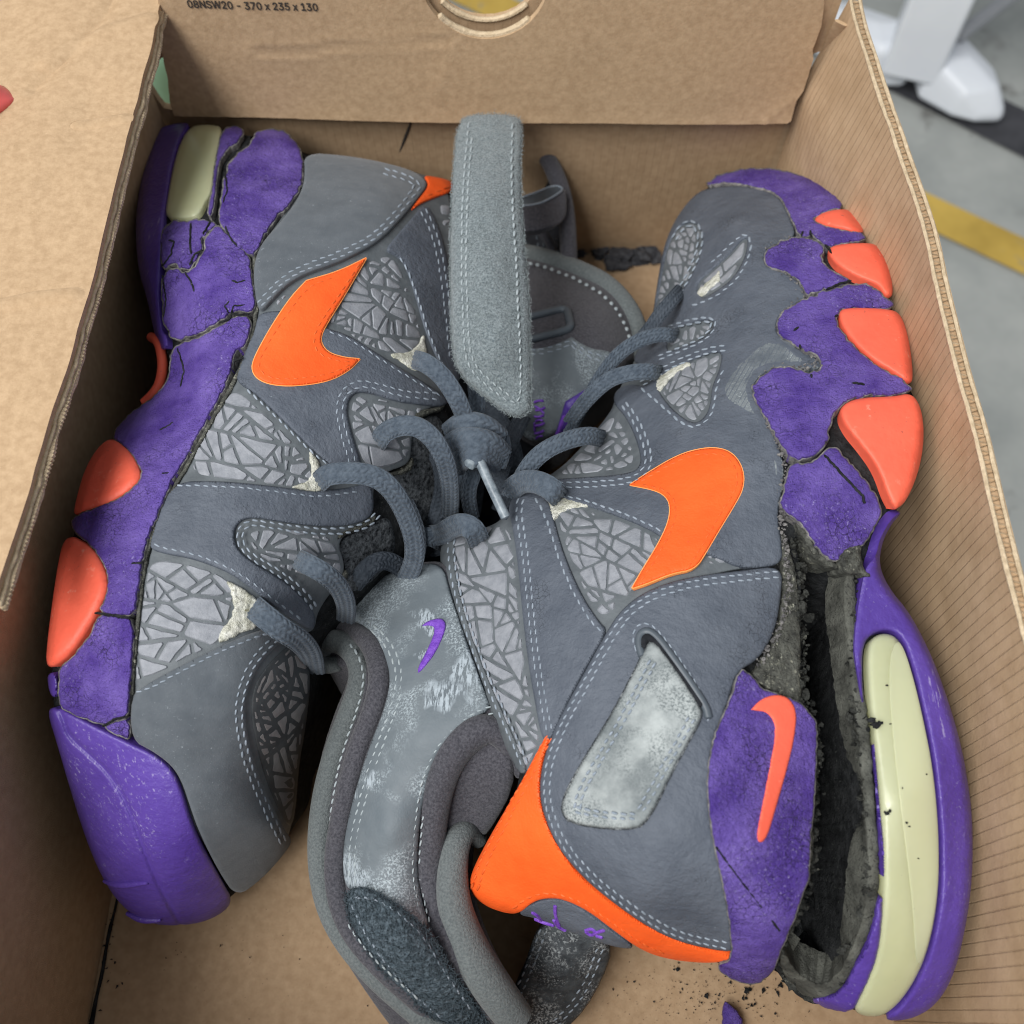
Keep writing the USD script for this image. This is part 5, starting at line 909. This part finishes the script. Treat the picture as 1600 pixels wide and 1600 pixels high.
B.lace('880,750,66 860,770,66 836,790,62 800,806,58', 7.0, 2.0, 'lace_dark'); B.lace('790,760,60 800,800,58 780,840,60', 7, 2, 'lace_dark')

# ================================================================ crumbs
def chunk(name, u, v, r, mat, seed, sq=(1, 1, .6), sub=3, z=None):
    m = trimesh.creation.icosphere(sub, r); v_ = m.vertices * (1 + 2.4 * (meshkit.fbm(m.vertices * (1.4 / r) + seed, 4, seed) - .5))[:, None] * np.array(sq); c = at_z(u, v, r * sq[2] * .7 if z is None else z)
    return v_ + c, m.faces
for k, (u, v, r, lab) in enumerate([(905, 394, 2.6, 'small charcoal foam lump by the tongue edge at the far wall'), (935, 393, 3.6, 'flat charcoal foam lump touching the far wall, second from the left'), (968, 404, 6.0, 'largest charcoal foam lump on the floor before the far wall'), (1000, 396, 5.4, 'ragged charcoal foam lump right of the largest one'), (1020, 398, 4.6, 'charcoal foam lump against the printed toe of the right sneaker')]):
    put('foam_lump', chunk('', u, v, r, 'foam', 30 + k), M['lump'], smooth=25, label=lab); custom(stage.GetPrimAtPath('/World/foam_lump' + (f'_{k:03d}' if k else '')), cat='foam lump', group='foam lumps by the far wall')
SP_ = Surface('1100,1540,2 1180,1540,2 1100,1640,1 1180,1640,1 1145,1590,4')
put('paint_fragment', sheet(SP_, outline('1130,1565 1140,1568 1158,1586 1162,1612 1130,1614 1128,1590', 1, 2.5, 3), 0, 2.0, 4, 3, bumpy=[(.6, .6)]), M['purple'], label='purple painted foam fragment on the floor below the torn heel'); custom(stage.GetPrimAtPath('/World/paint_fragment'), cat='fragment')
rnd = np.random.RandomState(8); ms = []
def scatter(n, c, s, r0, r1):
    for _ in range(n):
        u, v = rnd.normal(c, s); r = rnd.uniform(r0, r1) * (1 if rnd.rand() > .1 else 2.2); a = rnd.normal(0, 1, (5, 3)); a /= np.linalg.norm(a, axis=1, keepdims=True)
        hull = trimesh.convex.convex_hull(a * rnd.uniform(.5, 1.3, 3) * [1, 1, .6] * r); ms.append((np.array(hull.vertices) + at_z(u, v, r * .4 + .3), np.array(hull.faces)))
scatter(420, (1120, 1550), (75, 32), .04, .18); scatter(70, (1140, 1560), (60, 25), .2, .5); scatter(16, (1190, 1560), (30, 20), .5, .9); scatter(200, (480, 1490), (200, 70), .04, .14); scatter(80, (1010, 1555), (60, 30), .04, .16)
scatter(110, (1110, 1545), (70, 34), .08, .32); scatter(24, (1170, 1560), (35, 25), .2, .55); scatter(70, (500, 1480), (190, 80), .1, .32); scatter(22, (170, 1480), (6, 50), .3, .8); scatter(40, (960, 400), (50, 8), .3, 1.2); scatter(40, (1000, 1560), (70, 30), .15, .4)
put('foam_dust', join(ms), M['foam'], smooth=False, kind='stuff', label='black foam crumbs sprinkled over the floor of the box'); custom(stage.GetPrimAtPath('/World/foam_dust'), cat='crumbs')
